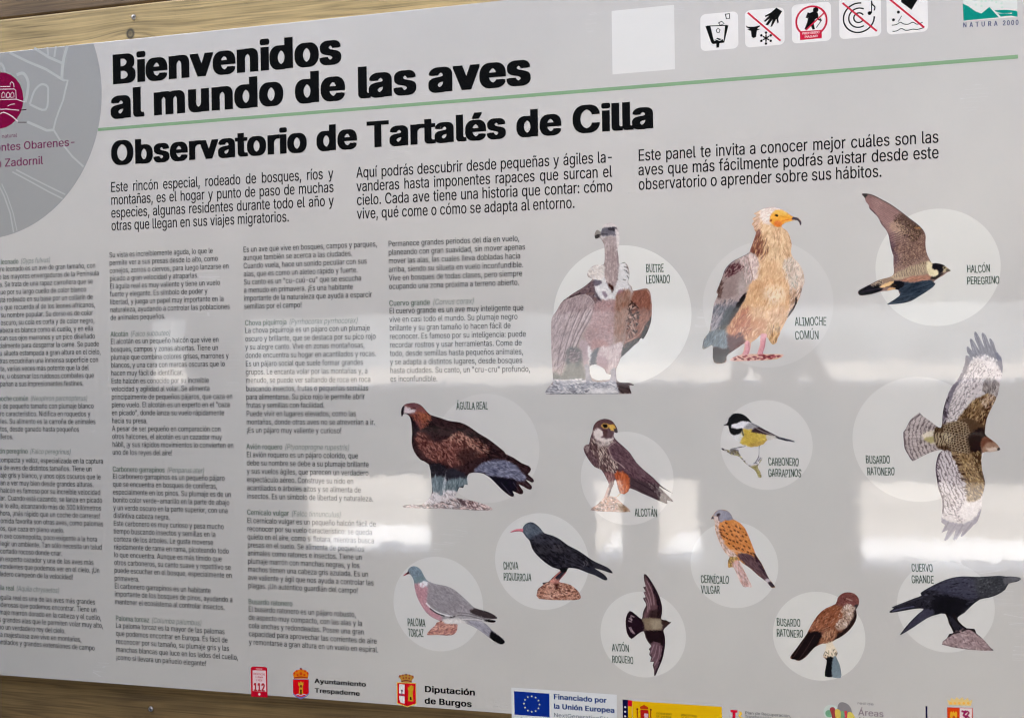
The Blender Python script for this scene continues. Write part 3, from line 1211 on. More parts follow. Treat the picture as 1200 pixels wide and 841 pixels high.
    def scales(self, pts, ang, L, W, edge, alpha=0.7, centre=None, soft=0.8, seed=0, th=0.16):
        """rows of overlapping feathers: a rounded edge of one colour round each"""
        mf = self._mask(pts, soft)
        a = math.radians(ang)

        def op(Q, C):
            m = mf(Q)
            wx = (vnoise(Q[:, 0] * 0.16, Q[:, 1] * 0.16, seed + 5) - 0.5) * 1.6
            u = (Q[:, 0] * math.cos(a) + Q[:, 1] * math.sin(a)) / L + wx * 0.5
            v = (-Q[:, 0] * math.sin(a) + Q[:, 1] * math.cos(a)) / W + wx * 0.4
            row = np.floor(u)
            vv = v + 0.5 * (row % 2)
            cu, cv = u - row, (vv - np.floor(vv)) - 0.5
            r = np.hypot(cu * 0.9, cv * 1.55)
            e = np.clip(1 - np.abs(r - 0.78) / th, 0, 1)
            k = (e * m * alpha)[:, None]
            C[:] = C * (1 - k) + np.array(edge, float) * k
            if centre is not None:
                e = np.clip(1 - np.abs(cv) / 0.12, 0, 1) * (cu < 0.7)
                k = (e * m * alpha * 0.8)[:, None]
                C[:] = C * (1 - k) + np.array(centre, float) * k
        self.ops.append(op)
        return self

    def grain(self, amp, fx=0.5, fy=0.5, ang=0, pts=None, seed=0, tint=(1, 1, 1)):
        mf = self._mask(pts, 1.0) if pts is not None else None
        a = math.radians(ang)

        def op(Q, C):
            u = Q[:, 0] * math.cos(a) + Q[:, 1] * math.sin(a)
            v = -Q[:, 0] * math.sin(a) + Q[:, 1] * math.cos(a)
            n = vnoise(u * fx, v * fy, seed) * 0.6 + vnoise(u * fx * 2.3, v * fy * 2.3, seed + 3) * 0.4 - 0.5
            m = mf(Q) if mf else 1.0
            C[:] = np.clip(C + (n * 2 * amp * m)[:, None] * np.array(tint, float), 2, 252)
        self.ops.append(op)
        return self

    def build(self):
        allV, allC, allF, n0 = [], [], [], 0
        st = self.STEP
        for P in self.outs:
            # even steps along the outline
            D = np.r_[0, np.cumsum(np.hypot(*(np.roll(P, -1, 0) - P).T))]
            nn = max(12, int(D[-1] / (st * 1.1)))
            PP = np.vstack([P, P[:1]])
            tt = np.linspace(0, D[-1], nn, endpoint=False)
            O = np.c_[np.interp(tt, D, PP[:, 0]), np.interp(tt, D, PP[:, 1])]
            lo, hi = O.min(0), O.max(0)
            gx, gy = np.meshgrid(np.arange(lo[0], hi[0], st), np.arange(lo[1], hi[1], st * 0.87))
            gx = gx + (np.arange(gx.shape[0]) % 2)[:, None] * st / 2
            G = np.c_[gx.ravel(), gy.ravel()]
            d, ins = seg_dist(G, O)
            G = G[ins & (d > st * 0.5)]
            pts = np.vstack([O, G])
            r = delaunay_2d_cdt([Vector(p) for p in pts], [], [list(range(len(O)))], 1, 1e-7)
            V = np.array([(v.x, v.y) for v in r[0]])
            allV.append(V)
            allF += [tuple(i + n0 for i in f) for f in r[2]]
            n0 += len(V)
        V = np.vstack(allV)
        C = np.tile(np.array(self.base, float), (len(V), 1))
        for op in self.ops: op(V, C)
        # the halftone and detail of a printed photograph
        x_, y_ = V[:, 0], V[:, 1]
        big = vnoise(x_ * 0.11, y_ * 0.11, 91) - 0.5
        mid = vnoise(x_ * 0.45 + 7, y_ * 0.45, 92) - 0.5
        fine = vnoise(x_ * 1.25, y_ * 1.25 + 3, 93) - 0.5
        lum = C @ np.array([0.3, 0.59, 0.11])
        amp = 0.35 + lum / 255.0
        C += ((big * 16 + mid * 14 + fine * 15) * amp)[:, None] * (1.0 if lum.mean() < 190 else 0.4)
        lum = (C @ np.array([0.3, 0.59, 0.11]))[:, None]
        C = lum + (C - lum) * self.sat + np.array(self.warm, float)
        if self.holes:
            T = np.array([f[:3] for f in allF]); cen = V[T].mean(1)
            kill = np.zeros(len(T), bool)
            for H_ in self.holes:
                kill |= seg_dist(cen, H_)[1]
            allF = [f for f, k_ in zip(allF, kill) if not k_]
        W = SA(V)
        F = orient(W, allF)
        a = ink_pic(np.clip(C, 0, 255))
        o = flat_mesh(self.name, W, F, picture_mat(), panel, L_PIC, a)
        o['label'] = self.label
        return o


# ---- griffon vulture
A, B, Cc = (620, 240, 3.506), (640, 255, 7.643), (640, 355, 7.643)
v = Bird('vulture_picture', 'picture of a griffon vulture standing with a bare neck and brown wings', (158, 137, 134), 1)
v.sat = 0.66
v.warm = (3, 0, -5)
v.outline((B, [(500, 100), (512, 72), (545, 52), (600, 50), (640, 90), (656, 150), (655, 230), (640, 290), (648, 350), (655, 415),
               (700, 398), (735, 440), (748, 520), (735, 580), (768, 620), (780, 655), (850, 640), (900, 632), (932, 670), (945, 760)]),
          (Cc, [(948, 20), (942, 150), (915, 240), (885, 300), (868, 322), (850, 314), (838, 330), (826, 350), (790, 378), (740, 425), (700, 462),
                (668, 492), (655, 530), (628, 590), (628, 650), (640, 698), (690, 712), (750, 712), (788, 736), (748, 738), (752, 770), (764, 806), (735, 812),
                (640, 814), (500, 814), (300, 815), (120, 816), (0, 816), (4, 775), (40, 730), (62, 690), (56, 600), (48, 450), (45, 300), (45, 180), (58, 120), (90, 75), (120, 20)]),
          (B, [(150, 745), (190, 715), (250, 672), (330, 625), (395, 572), (410, 548), (375, 530), (370, 490), (398, 450), (440, 425), (500, 422), (522, 400),
               (524, 300), (518, 240), (490, 192), (474, 182), (442, 190), (434, 150), (455, 110), (490, 125)]))
v.frame(*B)
v.grain(10, 0.25, 0.25, 0, seed=3)
# white head and bare neck
v.reg([(490, 60), (600, 45), (650, 95), (662, 230), (630, 300), (560, 200), (500, 200), (480, 110)], (196, 190, 192), 1)
v.reg([(500, 96), (560, 86), (630, 92), (628, 150), (585, 165), (520, 165), (492, 150), (488, 122)], (98, 98, 116), 0.8)
v.reg([(560, 88), (625, 92), (622, 120), (560, 112)], (52, 50, 66), 0.5)
v.reg([(436, 150), (455, 110), (485, 128), (492, 160), (470, 184), (440, 188)], (132, 130, 126), 0.4)
v.reg([(436, 160), (470, 152), (478, 172), (442, 190)], (62, 62, 66), 0.4)
v.line([(460, 156), (500, 150), (548, 148)], 0.7, (40, 40, 52))
v.reg([(522, 180), (620, 165), (640, 230), (640, 340), (655, 470), (640, 570), (610, 680), (570, 680), (545, 560), (526, 400), (528, 300), (520, 230)], (166, 150, 152), 1)
v.reg([(528, 300), (600, 300), (632, 330), (648, 480), (630, 580), (600, 610), (548, 590), (535, 430)], (158, 136, 138), 2, .8)
v.flecks([(530, 240), (630, 230), (650, 480), (600, 600), (545, 560)], 40, 7, 1.0, 88, [(184, 170, 170), (138, 116, 120), (196, 182, 180)], .6, 10)
v.line([(640, 300), (644, 400), (650, 480), (634, 570)], 1.2, (100, 78, 88), .6, 1)
v.reg([(620, 100), (660, 150), (656, 240), (636, 290), (628, 200)], (206, 200, 200), .8)
v.grain(8, 0.8, 0.8, 0, [(522, 180), (640, 165), (655, 470), (610, 680), (545, 560)], 5)
v.reg([(560, 590), (605, 620), (612, 670), (585, 690), (560, 640)], (62, 34, 34), .8)
# ruff
RUFF = [(370, 490), (405, 445), (510, 420), (525, 520), (540, 570), (580, 650), (600, 660), (640, 560), (655, 420), (700, 395), (748, 520), (735, 580), (780, 660), (775, 730),
        (700, 750), (610, 800), (570, 760), (500, 730), (440, 720), (430, 660), (420, 560)]
v.reg(RUFF, (204, 206, 208), 1)
v.reg([(370, 490), (405, 445), (505, 425), (525, 520), (470, 560), (410, 550)], (205, 198, 192), 1)
v.flecks(RUFF, 90, 4.5, 1.0, 60, [(222, 224, 226), (186, 192, 198), (168, 176, 186)], .6, 30)
v.flecks([(372, 500), (390, 455), (430, 430), (520, 430), (440, 520)], 26, 5, .9, 200, [(226, 220, 212), (168, 156, 146)], .6, 20)
v.reg([(500, 665), (530, 660), (548, 690), (535, 720), (510, 700)], (146, 130, 150), .8)
v.reg([(645, 655), (690, 645), (715, 680), (690, 715), (650, 705)], (148, 112, 140), .8)
v.reg([(660, 670), (690, 665), (698, 690), (672, 700)], (170, 100, 140), .8, .6)
v.lines([[(670, 410), (705, 402)], [(700, 440), (730, 450)], [(720, 480), (735, 500)], [(700, 470), (720, 475)], [(725, 520), (742, 545)], [(690, 555), (712, 560)]], 1.1, (96, 96, 98), .8)
v.line([(540, 575), (575, 640), (605, 650)], .8, (120, 100, 110), .7)
# shoulder and folded wings
v.reg([(130, 760), (250, 668), (400, 565), (430, 600), (440, 700), (480, 760), (470, 820), (380, 740), (330, 700), (200, 740)], (104, 82, 94), 1)
v.flecks([(130, 760), (250, 668), (400, 565), (440, 700), (460, 790), (330, 700), (200, 740)], 70, 5, 1.1, 150, [(60, 44, 56), (142, 118, 122), (130, 96, 90)], .7, 25)
v.lines([[(150, 745), (220, 715), (300, 680)], [(200, 735), (280, 715), (330, 700)]], 1.4, (50, 36, 40), .8)
v.reg([(425, 560), (490, 565), (495, 595), (450, 610), (425, 595)], (74, 66, 92), .7, .8)
v.reg([(430, 640), (445, 700), (475, 760), (500, 750), (460, 690)], (52, 40, 64), .8, .8)
v.frame(*Cc)
WING = [(120, 0), (200, -40), (300, -70), (380, -60), (430, 0), (435, 60), (400, 150), (330, 260), (270, 380), (220, 430), (180, 520), (140, 640), (60, 620), (45, 450), (42, 200), (60, 110)]
v.reg(WING, (160, 140, 146), 1)
v.grain(14, 0.25, 0.9, 112, WING, 9)
v.flecks(WING, 190, 9, 0.9, 115, [(196, 178, 178), (128, 106, 114), (112, 92, 102), (180, 160, 160)], .55, 8)
v.lines([[(400, 60), (340, 170), (270, 300), (230, 410)], [(360, 40), (290, 190), (225, 350), (215, 410)], [(430, 30), (400, 130), (320, 270), (268, 395)],
         [(300, 60), (240, 200), (185, 360), (150, 520)], [(240, 60), (180, 210), (130, 380), (100, 560)], [(190, 420), (150, 560), (130, 640)]], .8, (96, 76, 86), .7)
v.lines([[(410, 70), (350, 180), (282, 310), (240, 415)], [(370, 50), (300, 200), (237, 360)], [(290, 310), (250, 400)], [(310, 70), (250, 210), (196, 370)]], .7, (206, 188, 184), .6)
v.line([(200, -30), (300, -70), (380, -62), (430, 0), (436, 60)], .8, (206, 190, 188), .7)
# breast
BRE = [(440, 0), (500, -20), (620, -30), (625, 60), (612, 200), (610, 330), (570, 390), (480, 410), (400, 420), (370, 350), (340, 280), (400, 160)]
v.reg(BRE, (164, 128, 132), 1.5)
v.grain(12, .7, .35, 100, BRE, 11)
v.flecks(BRE, 130, 4, .9, 100, [(184, 146, 148), (146, 112, 118), (170, 110, 108)], .5, 25)
v.reg([(420, 330), (520, 330), (560, 380), (480, 412), (410, 400)], (168, 112, 112), 2, .7)
v.reg([(625, -60), (690, -110), (765, -110), (760, 0), (735, 130), (715, 230), (700, 330), (660, 380), (620, 360), (612, 200), (618, 60)], (148, 104, 88), 2.5, .9)
v.flecks([(625, -60), (760, -110), (735, 130), (700, 330), (620, 340)], 90, 7, 1.0, 98, [(182, 124, 104), (126, 76, 62), (140, 80, 58)], .6, 10)
# raised wing on the right
W2 = [(778, -100), (850, -118), (905, -125), (938, -80), (948, 30), (940, 150), (905, 240), (870, 320), (800, 345), (740, 400), (700, 400), (705, 340), (725, 200), (755, 60)]
v.reg(W2, (138, 76, 62), 1)
v.grain(16, .5, .8, 100, W2, 15)
v.reg([(890, 200), (945, 120), (930, 220), (880, 310), (840, 330), (850, 280)], (40, 30, 34), .8)
v.reg([(690, 385), (760, 340), (850, 300), (870, 325), (820, 352), (740, 430), (660, 500), (668, 440)], (42, 32, 38), .8)
v.line([(710, 350), (780, 320), (850, 260), (880, 190)], 1.2, (176, 128, 112), .8)
v.flecks([(745, 20), (800, 0), (830, 60), (820, 200), (790, 290), (725, 300), (735, 180)], 46, 8, 2.4, 100, [(52, 32, 34), (40, 26, 28), (190, 150, 136), (84, 46, 42)], .85, 40)
v.flecks(W2, 80, 6, 1.0, 105, [(112, 54, 44), (168, 104, 84), (90, 44, 40)], .6, 18)
v.line([(905, -110), (935, -60), (942, 60)], 1.4, (182, 140, 130), .7)
# thighs
v.reg([(310, 330), (370, 350), (400, 420), (410, 500), (385, 580), (340, 570), (300, 500), (290, 420)], (168, 142, 150), 1.2)
v.reg([(375, 380), (415, 450), (405, 540), (385, 560), (378, 470)], (206, 200, 202), 1)
v.reg([(200, 400), (300, 420), (330, 560), (340, 690), (60, 690), (60, 620), (140, 640), (180, 520)], (84, 92, 96), 2)
v.reg([(200, 430), (290, 430), (300, 500), (260, 540), (210, 520)], (124, 110, 114), 2.5, .7)
v.flecks([(200, 430), (290, 430), (300, 500), (260, 540), (210, 520)], 26, 5, 1.0, 150, [(168, 144, 156), (106, 84, 100)], .8, 25)
v.grain(8, .3, .8, 100, [(150, 560), (330, 560), (340, 690), (60, 690)], 4)
v.reg([(415, 440), (480, 400), (490, 470), (450, 550), (390, 555)], (94, 98, 110), 1)
v.reg([(480, 400), (560, 390), (640, 360), (680, 350), (680, 430), (650, 540), (600, 600), (545, 640), (530, 580), (490, 580), (450, 550)], (190, 168, 170), 1.2)
v.flecks([(480, 400), (560, 390), (680, 350), (650, 540), (545, 640), (450, 550)], 70, 6, 1.1, 100, [(214, 200, 198), (164, 138, 144), (178, 140, 140)], .6, 14)
v.reg([(465, 470), (540, 500), (560, 590), (500, 590), (460, 545)], (166, 128, 138), 1.5, .8)
# gap between the legs, legs and rock
v.hole([(388, 572), (405, 556), (440, 548), (480, 565), (520, 590), (540, 630), (582, 642), (574, 680), (540, 690), (500, 690), (450, 694), (410, 670), (392, 630)])
v.grain(14, .8, .8, 0, BRE, 31)
v.reg([(345, 560), (385, 560), (392, 640), (410, 700), (400, 815), (330, 800), (350, 700)], (138, 138, 154), .8)
v.reg([(580, 600), (625, 590), (632, 700), (640, 760), (560, 760), (575, 680)], (142, 140, 156), .8)
ROCK = [(0, 816), (5, 775), (60, 720), (65, 685), (200, 685), (330, 680), (350, 720), (410, 700), (480, 710), (560, 700), (632, 710), (640, 816)]
v.reg(ROCK, (150, 154, 168), .8)
v.flecks(ROCK, 150, 7, 1.7, 5, [(208, 210, 214), (98, 102, 118), (178, 182, 190), (120, 124, 140), (222, 222, 222)], .7, 25)
v.line([(70, 685), (150, 692), (320, 680)], 1.0, (206, 208, 210), .8)
v.reg([(400, 770), (500, 760), (620, 770), (630, 812), (400, 812)], (214, 214, 216), 1.2, .8)
v.line([(0, 813), (300, 813), (640, 812)], .8, (92, 92, 100), .7)
v.reg([(630, 700), (690, 712), (745, 735), (755, 800), (690, 812), (650, 780)], (70, 52, 58), .8)
v.lines([[(640, 720), (700, 715), (780, 735)], [(660, 750), (740, 770), (758, 806)], [(650, 770), (690, 806)]], 1.6, (48, 34, 40), .9)
v.build()

# ---- Egyptian vulture
D1, D2 = (815, 235, 8.407), (815, 330, 8.407)
v = Bird('vulture_picture', 'picture of an Egyptian vulture with a yellow face and shaggy cream neck', (205, 170, 132), 2)
v.sat = 0.86
v.warm = (1, 0, -5)
v.outline((D1, [(575, 200), (555, 235), (572, 255), (580, 290), (595, 320), (570, 400), (540, 480), (525, 515), (440, 560), (350, 610), (290, 680), (262, 760), (232, 830)]),
          (D2, [(240, 20), (205, 105), (222, 122), (205, 165), (180, 230), (165, 330), (148, 420), (132, 500), (85, 560), (68, 655), (100, 660), (150, 630), (170, 640), (182, 795), (295, 795), (310, 730), (360, 690),
                (420, 650), (480, 610), (478, 660), (455, 715), (380, 740), (350, 780), (640, 775), (810, 760), (870, 720), (800, 712), (690, 712), (665, 700), (685, 640), (700, 545), (740, 600), (765, 620), (800, 598), (808, 560), (830, 520), (838, 490), (860, 450),
                (900, 370), (915, 350), (960, 290), (990, 230), (1010, 190), (1035, 130), (1060, 40)]),
          (D1, [(1075, 800), (1060, 700), (1010, 610), (960, 560), (940, 500), (948, 430), (920, 330), (890, 290), (850, 260), (862, 235), (940, 205), (1000, 195), (1020, 215), (1030, 245), (1043, 235), (1040, 200), (1010, 170), (960, 158),
                (900, 115), (840, 85), (770, 62), (700, 70), (650, 90), (600, 115), (575, 130), (600, 150), (560, 180)]))
v.frame(*D1)
v.grain(8, .3, .3, 0, seed=2)
NECK = [(650, 85), (740, 70), (740, 250), (800, 270), (850, 260), (920, 330), (948, 430), (940, 560), (860, 640), (760, 600), (640, 590), (600, 540), (530, 510), (580, 350), (560, 200), (590, 120)]
v.reg(NECK, (214, 180, 142), 1)
v.reg([(560, 180), (580, 130), (640, 110), (640, 260), (620, 330), (580, 300), (560, 240)], (196, 164, 148), 1.5, .8)
v.flecks(NECK, 260, 8, 1.1, 110, [(236, 208, 168), (184, 134, 92), (160, 110, 78), (226, 190, 150)], .6, 12, fan=(800, 60))
v.reg([(640, 90), (700, 70), (800, 66), (840, 88), (740, 130), (735, 230), (700, 220), (650, 200)], (226, 214, 210), 1.5, .9)
v.line([(680, 78), (760, 66), (825, 74)], .9, (168, 160, 190), .8)
v.reg([(600, 300), (640, 310), (625, 420), (650, 540), (600, 545), (530, 515), (570, 400)], (110, 62, 66), 1.5, .9)
v.flecks([(600, 320), (700, 400), (700, 560), (560, 520)], 60, 10, 1.2, 105, [(96, 48, 44), (212, 168, 120), (140, 84, 60)], .7, 8)
v.flecks([(650, 90), (800, 75), (740, 130), (735, 230), (650, 200)], 50, 6, 1.2, 150, [(238, 228, 220), (200, 180, 170), (216, 196, 184)], .7, 20)
v.reg([(735, 170), (760, 120), (800, 95), (860, 105), (930, 150), (965, 160), (960, 190), (880, 215), (850, 250), (810, 262), (760, 235), (732, 200)], (232, 160, 56), .7)
v.reg([(770, 110), (850, 100), (900, 135), (850, 155), (790, 130)], (238, 186, 88), 1, .8)
v.reg([(780, 205), (850, 200), (850, 245), (815, 262), (770, 238)], (216, 104, 50), 1.2, .85)
v.line([(850, 205), (900, 190), (960, 180)], .9, (210, 96, 40), .8)
v.reg([(960, 160), (1000, 165), (1036, 200), (1043, 240), (1028, 240), (1015, 205), (975, 190), (950, 188)], (72, 66, 84), .5)
v.reg([(782, 145), (800, 138), (818, 150), (800, 160)], (30, 20, 18), .4)
v.reg([(735, 190), (750, 185), (750, 205), (738, 204)], (120, 40, 30), .4)
v.lines([[(840, 150), (880, 165), (930, 165)]], .7, (190, 120, 30), .7)
# back and wing
BACK = [(525, 515), (580, 530), (620, 600), (630, 700), (560, 790), (500, 860), (480, 960), (400, 1040), (200, 1060), (205, 900), (260, 750), (300, 670), (400, 580)]
v.reg(BACK, (162, 148, 146), 1)
v.reg([(350, 630), (420, 600), (480, 640), (440, 700), (420, 840), (380, 980), (230, 980), (232, 830), (262, 760), (290, 690)], (136, 116, 116), 2.5, .85)
v.flecks([(290, 700), (360, 630), (470, 620), (460, 680), (360, 740), (300, 760)], 60, 7, 1.5, 130, [(70, 34, 44), (90, 50, 60), (160, 130, 132)], .8, 25)
v.flecks([(225, 790), (262, 760), (262, 900), (240, 980), (205, 900)], 30, 7, 2, 110, [(72, 50, 50), (100, 76, 74)], .8, 15)
v.reg([(520, 530), (590, 545), (625, 620), (630, 720), (580, 790), (545, 730), (520, 620)], (216, 196, 190), 1.5)
v.flecks([(440, 560), (590, 545), (630, 720), (560, 790), (500, 800), (440, 640)], 80, 7, 1.3, 100, [(230, 214, 208), (176, 150, 146), (196, 170, 166), (140, 112, 116)], .6, 20)
v.line([(240, 800), (300, 670), (400, 580), (525, 515)], 1.2, (70, 66, 92), .8)
v.line([(515, 560), (540, 650), (560, 740), (570, 800)], 1.0, (126, 90, 80), .6)
v.frame(*D2)
v.reg([(205, 165), (300, 170), (420, 120), (500, 60), (520, 20), (540, 80), (470, 180), (420, 250), (340, 300), (200, 250)], (166, 148, 148), 1.5)
v.reg([(165, 330), (180, 230), (300, 240), (420, 200), (400, 280), (300, 400), (210, 470), (150, 470)], (112, 116, 128), 1.5)
v.reg([(180, 330), (250, 300), (280, 330), (220, 450), (160, 460)], (150, 142, 152), 3, .8)
v.flecks([(165, 230), (400, 200), (300, 440), (150, 470)], 90, 9, 1.8, 115, [(92, 96, 108), (172, 160, 166), (130, 120, 130), (70, 74, 86)], .6, 14)
v.reg([(470, 130), (510, 105), (515, 130), (450, 240), (400, 320), (330, 420), (310, 380), (380, 260)], (34, 24, 32), .7)
v.reg([(300, 280), (380, 250), (340, 380), (310, 470), (240, 480)], (60, 66, 74), 2.5, .85)
v.line([(525, 90), (480, 200), (420, 310), (340, 430)], 1.0, (224, 190, 160), .9)
v.reg([(132, 490), (250, 470), (320, 500), (340, 640), (280, 690), (170, 650), (150, 630), (100, 660), (68, 655), (85, 560)], (102, 112, 120), 1.5)
v.flecks([(132, 490), (250, 470), (320, 500), (340, 640), (170, 650), (85, 600)], 50, 9, 1.2, 115, [(120, 138, 152), (74, 88, 104)], .6, 12)
v.line([(85, 560), (68, 655)], 1.0, (60, 66, 84), .8)
v.reg([(172, 650), (290, 665), (330, 640), (400, 660), (310, 730), (295, 796), (182, 796)], (46, 24, 28), .8)
v.reg([(320, 520), (400, 500), (500, 500), (500, 590), (420, 650), (340, 690), (320, 600)], (84, 40, 44), 1.5)
# belly
BEL = [(520, 60), (620, -20), (900, -20), (940, 100), (930, 250), (900, 350), (830, 500), (790, 600), (740, 590), (700, 520), (640, 500), (560, 590), (500, 590), (450, 490), (360, 520), (320, 470), (420, 310), (500, 160)]
v.reg(BEL, (208, 164, 122), 1.5)
v.reg([(420, 310), (520, 260), (540, 400), (560, 520), (500, 560), (450, 480), (360, 530), (320, 470)], (166, 92, 62), 4, .95)
v.reg([(540, 380), (680, 380), (680, 500), (600, 560), (540, 560)], (184, 116, 76), 3, .8)
v.reg([(680, 60), (850, 40), (880, 160), (760, 220), (690, 160)], (230, 206, 180), 4, .9)
v.flecks(BEL, 240, 8, 1.4, 105, [(236, 206, 164), (176, 116, 74), (222, 178, 130), (196, 140, 96)], .6, 18)
v.flecks([(420, 310), (520, 260), (540, 500), (360, 530)], 60, 9, 1.2, 125, [(150, 74, 54), (196, 118, 84)], .5, 10)
v.flecks([(700, 450), (830, 420), (790, 600), (740, 590)], 50, 9, 1.3, 100, [(214, 176, 120), (130, 90, 60), (180, 130, 84)], .8, 12)
v.reg([(930, 0), (1060, 20), (1035, 130), (1000, 200), (960, 290), (905, 355), (900, 340), (940, 180)], (200, 166, 140), 1.2)
v.flecks([(930, 0), (1060, 20), (1035, 130), (960, 290), (930, 250)], 60, 8, 1.3, 110, [(224, 204, 190), (150, 110, 84), (176, 138, 110), (120, 100, 100)], .7, 14)
v.reg([(990, 150), (1000, 200), (960, 290), (905, 352), (920, 310), (970, 230)], (44, 30, 34), .6)
v.frame(*D1)
v.reg([(860, 640), (940, 560), (1010, 600), (1070, 720), (1070, 830), (940, 850), (880, 740)], (214, 196, 182), 2)
v.flecks([(860, 640), (940, 560), (1060, 680), (1075, 800), (940, 850)], 90, 7, 1.3, 95, [(232, 220, 210), (170, 146, 130), (196, 172, 154), (150, 150, 140)], .65, 22)
v.reg([(640, 600), (760, 600), (840, 640), (820, 800), (700, 860), (640, 800)], (218, 172, 130), 3, .6)
v.flecks([(640, 600), (860, 620), (900, 860), (640, 860)], 110, 8, 1.3, 100, [(238, 206, 164), (190, 138, 96), (224, 184, 140)], .55, 18)
v.frame(*D2)
v.reg([(490, 590), (530, 590), (540, 660), (520, 720), (460, 720), (485, 660)], (214, 150, 160), .7)
v.reg([(640, 520), (700, 520), (690, 620), (670, 712), (610, 712), (635, 620)], (214, 148, 158), .7)
v.line([(520, 600), (530, 660), (515, 715)], 1.4, (170, 104, 118), .6)
v.line([(690, 560), (680, 640), (662, 705)], 1.4, (170, 104, 118), .6)
v.hole([(548, 600), (600, 565), (640, 525), (636, 620), (614, 690), (606, 712), (528, 712), (542, 655)])
v.reg([(380, 722), (640, 716), (860, 712), (870, 735), (660, 775), (345, 790)], (220, 176, 176), 1, .7)
v.flecks([(380, 730), (500, 722), (640, 720), (820, 722), (800, 750), (640, 768), (400, 770)], 22, 7, 2.2, 4, [(96, 26, 42), (130, 44, 58), (176, 92, 100)], .85, 12)
v.build()

# ---- peregrine in flight
E1, E2 = (1000, 220, 10.0), (1000, 290, 10.0)
v = Bird('falcon_picture', 'picture of a peregrine falcon flying with one barred wing raised', (140, 104, 96), 3)
v.sat = 0.72
v.warm = (0, 1, -3)
v.outline((E1, [(98, 75), (150, 68), (230, 85), (330, 135), (440, 195), (560, 280), (650, 350), (750, 425), (815, 490), (848, 560), (845, 640), (850, 720)]),
          (E2, [(870, 90), (900, 150), (925, 185), (970, 182), (1050, 200), (1085, 225), (1110, 245), (1142, 270), (1125, 282), (1100, 290), (1050, 330), (1010, 350), (960, 385), (940, 405), (962, 425), (930, 465), (870, 510), (790, 560), (700, 615), (640, 640), (560, 655), (400, 668),
                (430, 640), (500, 595), (545, 555), (530, 520), (528, 500), (480, 492), (400, 508), (330, 512), (220, 545), (100, 562), (62, 548), (55, 515), (100, 480), (200, 430), (300, 380), (430, 345), (475, 300), (470, 200), (470, 100)]),
          (E1, [(462, 780), (440, 700), (425, 620), (410, 550), (380, 490), (330, 430), (290, 350), (230, 285), (190, 245), (180, 205), (145, 160), (135, 120)]))
v.frame(*E1)
WG = [(98, 75), (230, 85), (440, 195), (650, 350), (815, 490), (848, 560), (850, 800), (860, 1000), (470, 1000), (462, 780), (410, 550), (290, 350), (190, 245), (135, 120)]
v.reg([(120, 80), (330, 150), (560, 300), (560, 420), (480, 560), (450, 760), (400, 540), (250, 300), (150, 180)], (142, 100, 100), 1.5)
v.reg([(180, 230), (250, 300), (380, 470), (440, 620), (520, 700), (520, 900), (460, 900), (410, 560), (290, 360)], (100, 72, 88), 2, .85)
v.reg([(440, 400), (560, 420), (620, 520), (560, 560), (440, 500)], (180, 142, 112), 2, .7)
v.reg([(580, 300), (800, 480), (800, 540), (700, 530), (600, 420), (500, 380)], (92, 64, 56), 2, .7)
v.reg([(620, 560), (845, 560), (850, 800), (560, 800), (480, 700)], (138, 98, 88), 2, .8)
v.bars([(230, 120), (560, 320), (520, 560), (440, 560), (270, 300)], 120, 1.9, .5, (196, 156, 140), .4, .35, .8, 3)
v.bars([(430, 540), (640, 540), (620, 800), (560, 900), (460, 850)], 68, 2.6, .42, (70, 44, 58), .6, .3, .8, 4)
v.scales([(470, 340), (600, 320), (800, 480), (845, 600), (850, 800), (560, 900), (620, 560)], 60, 2.0, 2.0, (56, 36, 34), .75, None, .8, 2, .25)
v.flecks([(560, 560), (845, 560), (860, 900), (560, 900)], 260, 2.6, .8, 75, [(196, 152, 124), (84, 54, 50), (176, 130, 106)], .6, 25)
v.flecks([(470, 350), (800, 480), (700, 640), (560, 520)], 120, 2.4, .9, 60, [(48, 30, 28), (190, 150, 110), (60, 40, 36)], .8, 30)
v.line([(110, 76), (230, 90), (440, 200), (560, 285), (650, 355), (750, 430), (815, 492)], 1.2, (78, 66, 72), .85)
v.reg([(98, 75), (160, 70), (150, 110), (130, 120)], (56, 50, 54), .6)
v.line([(190, 245), (250, 300), (330, 430), (410, 550), (430, 640), (462, 780)], 1.1, (62, 42, 56), .7)
v.reg([(720, 470), (770, 460), (790, 480), (740, 485)], (190, 120, 60), .6, .7)
v.frame(*E2)
v.reg([(440, 330), (560, 270), (700, 210), (870, 160), (910, 200), (920, 250), (900, 300), (700, 340), (480, 380)], (184, 158, 126), 1.2)
v.bars([(560, 270), (700, 210), (880, 170), (900, 290), (700, 330), (480, 350)], 5, 1.8, .5, (96, 68, 56), .8, .4, .8, 6)
v.flecks([(470, 0), (860, 0), (880, 160), (560, 260), (470, 300)], 240, 2.6, .8, 70, [(190, 148, 120), (80, 52, 48), (170, 126, 104)], .6, 25)
v.reg([(870, 160), (930, 185), (930, 250), (990, 270), (1000, 320), (940, 345), (880, 320), (860, 250)], (222, 204, 156), 1)
v.reg([(925, 180), (975, 182), (1050, 202), (1080, 225), (1060, 260), (1040, 290), (1000, 310), (990, 265), (935, 250)], (30, 26, 36), .6)
v.reg([(1050, 225), (1080, 225), (1120, 255), (1090, 280), (1050, 300), (1060, 260)], (182, 160, 120), .6)
v.reg([(1095, 250), (1142, 268), (1110, 284), (1085, 275)], (96, 88, 76), .4)
v.reg([(1062, 235), (1078, 232), (1076, 246), (1064, 248)], (24, 20, 20), .3)
v.reg([(1000, 310), (1060, 300), (1010, 345), (950, 375), (900, 370), (890, 345), (960, 340)], (44, 36, 40), .6)
v.reg([(570, 375), (700, 340), (880, 325), (900, 350), (870, 380), (650, 410), (560, 410)], (176, 112, 88), 1)
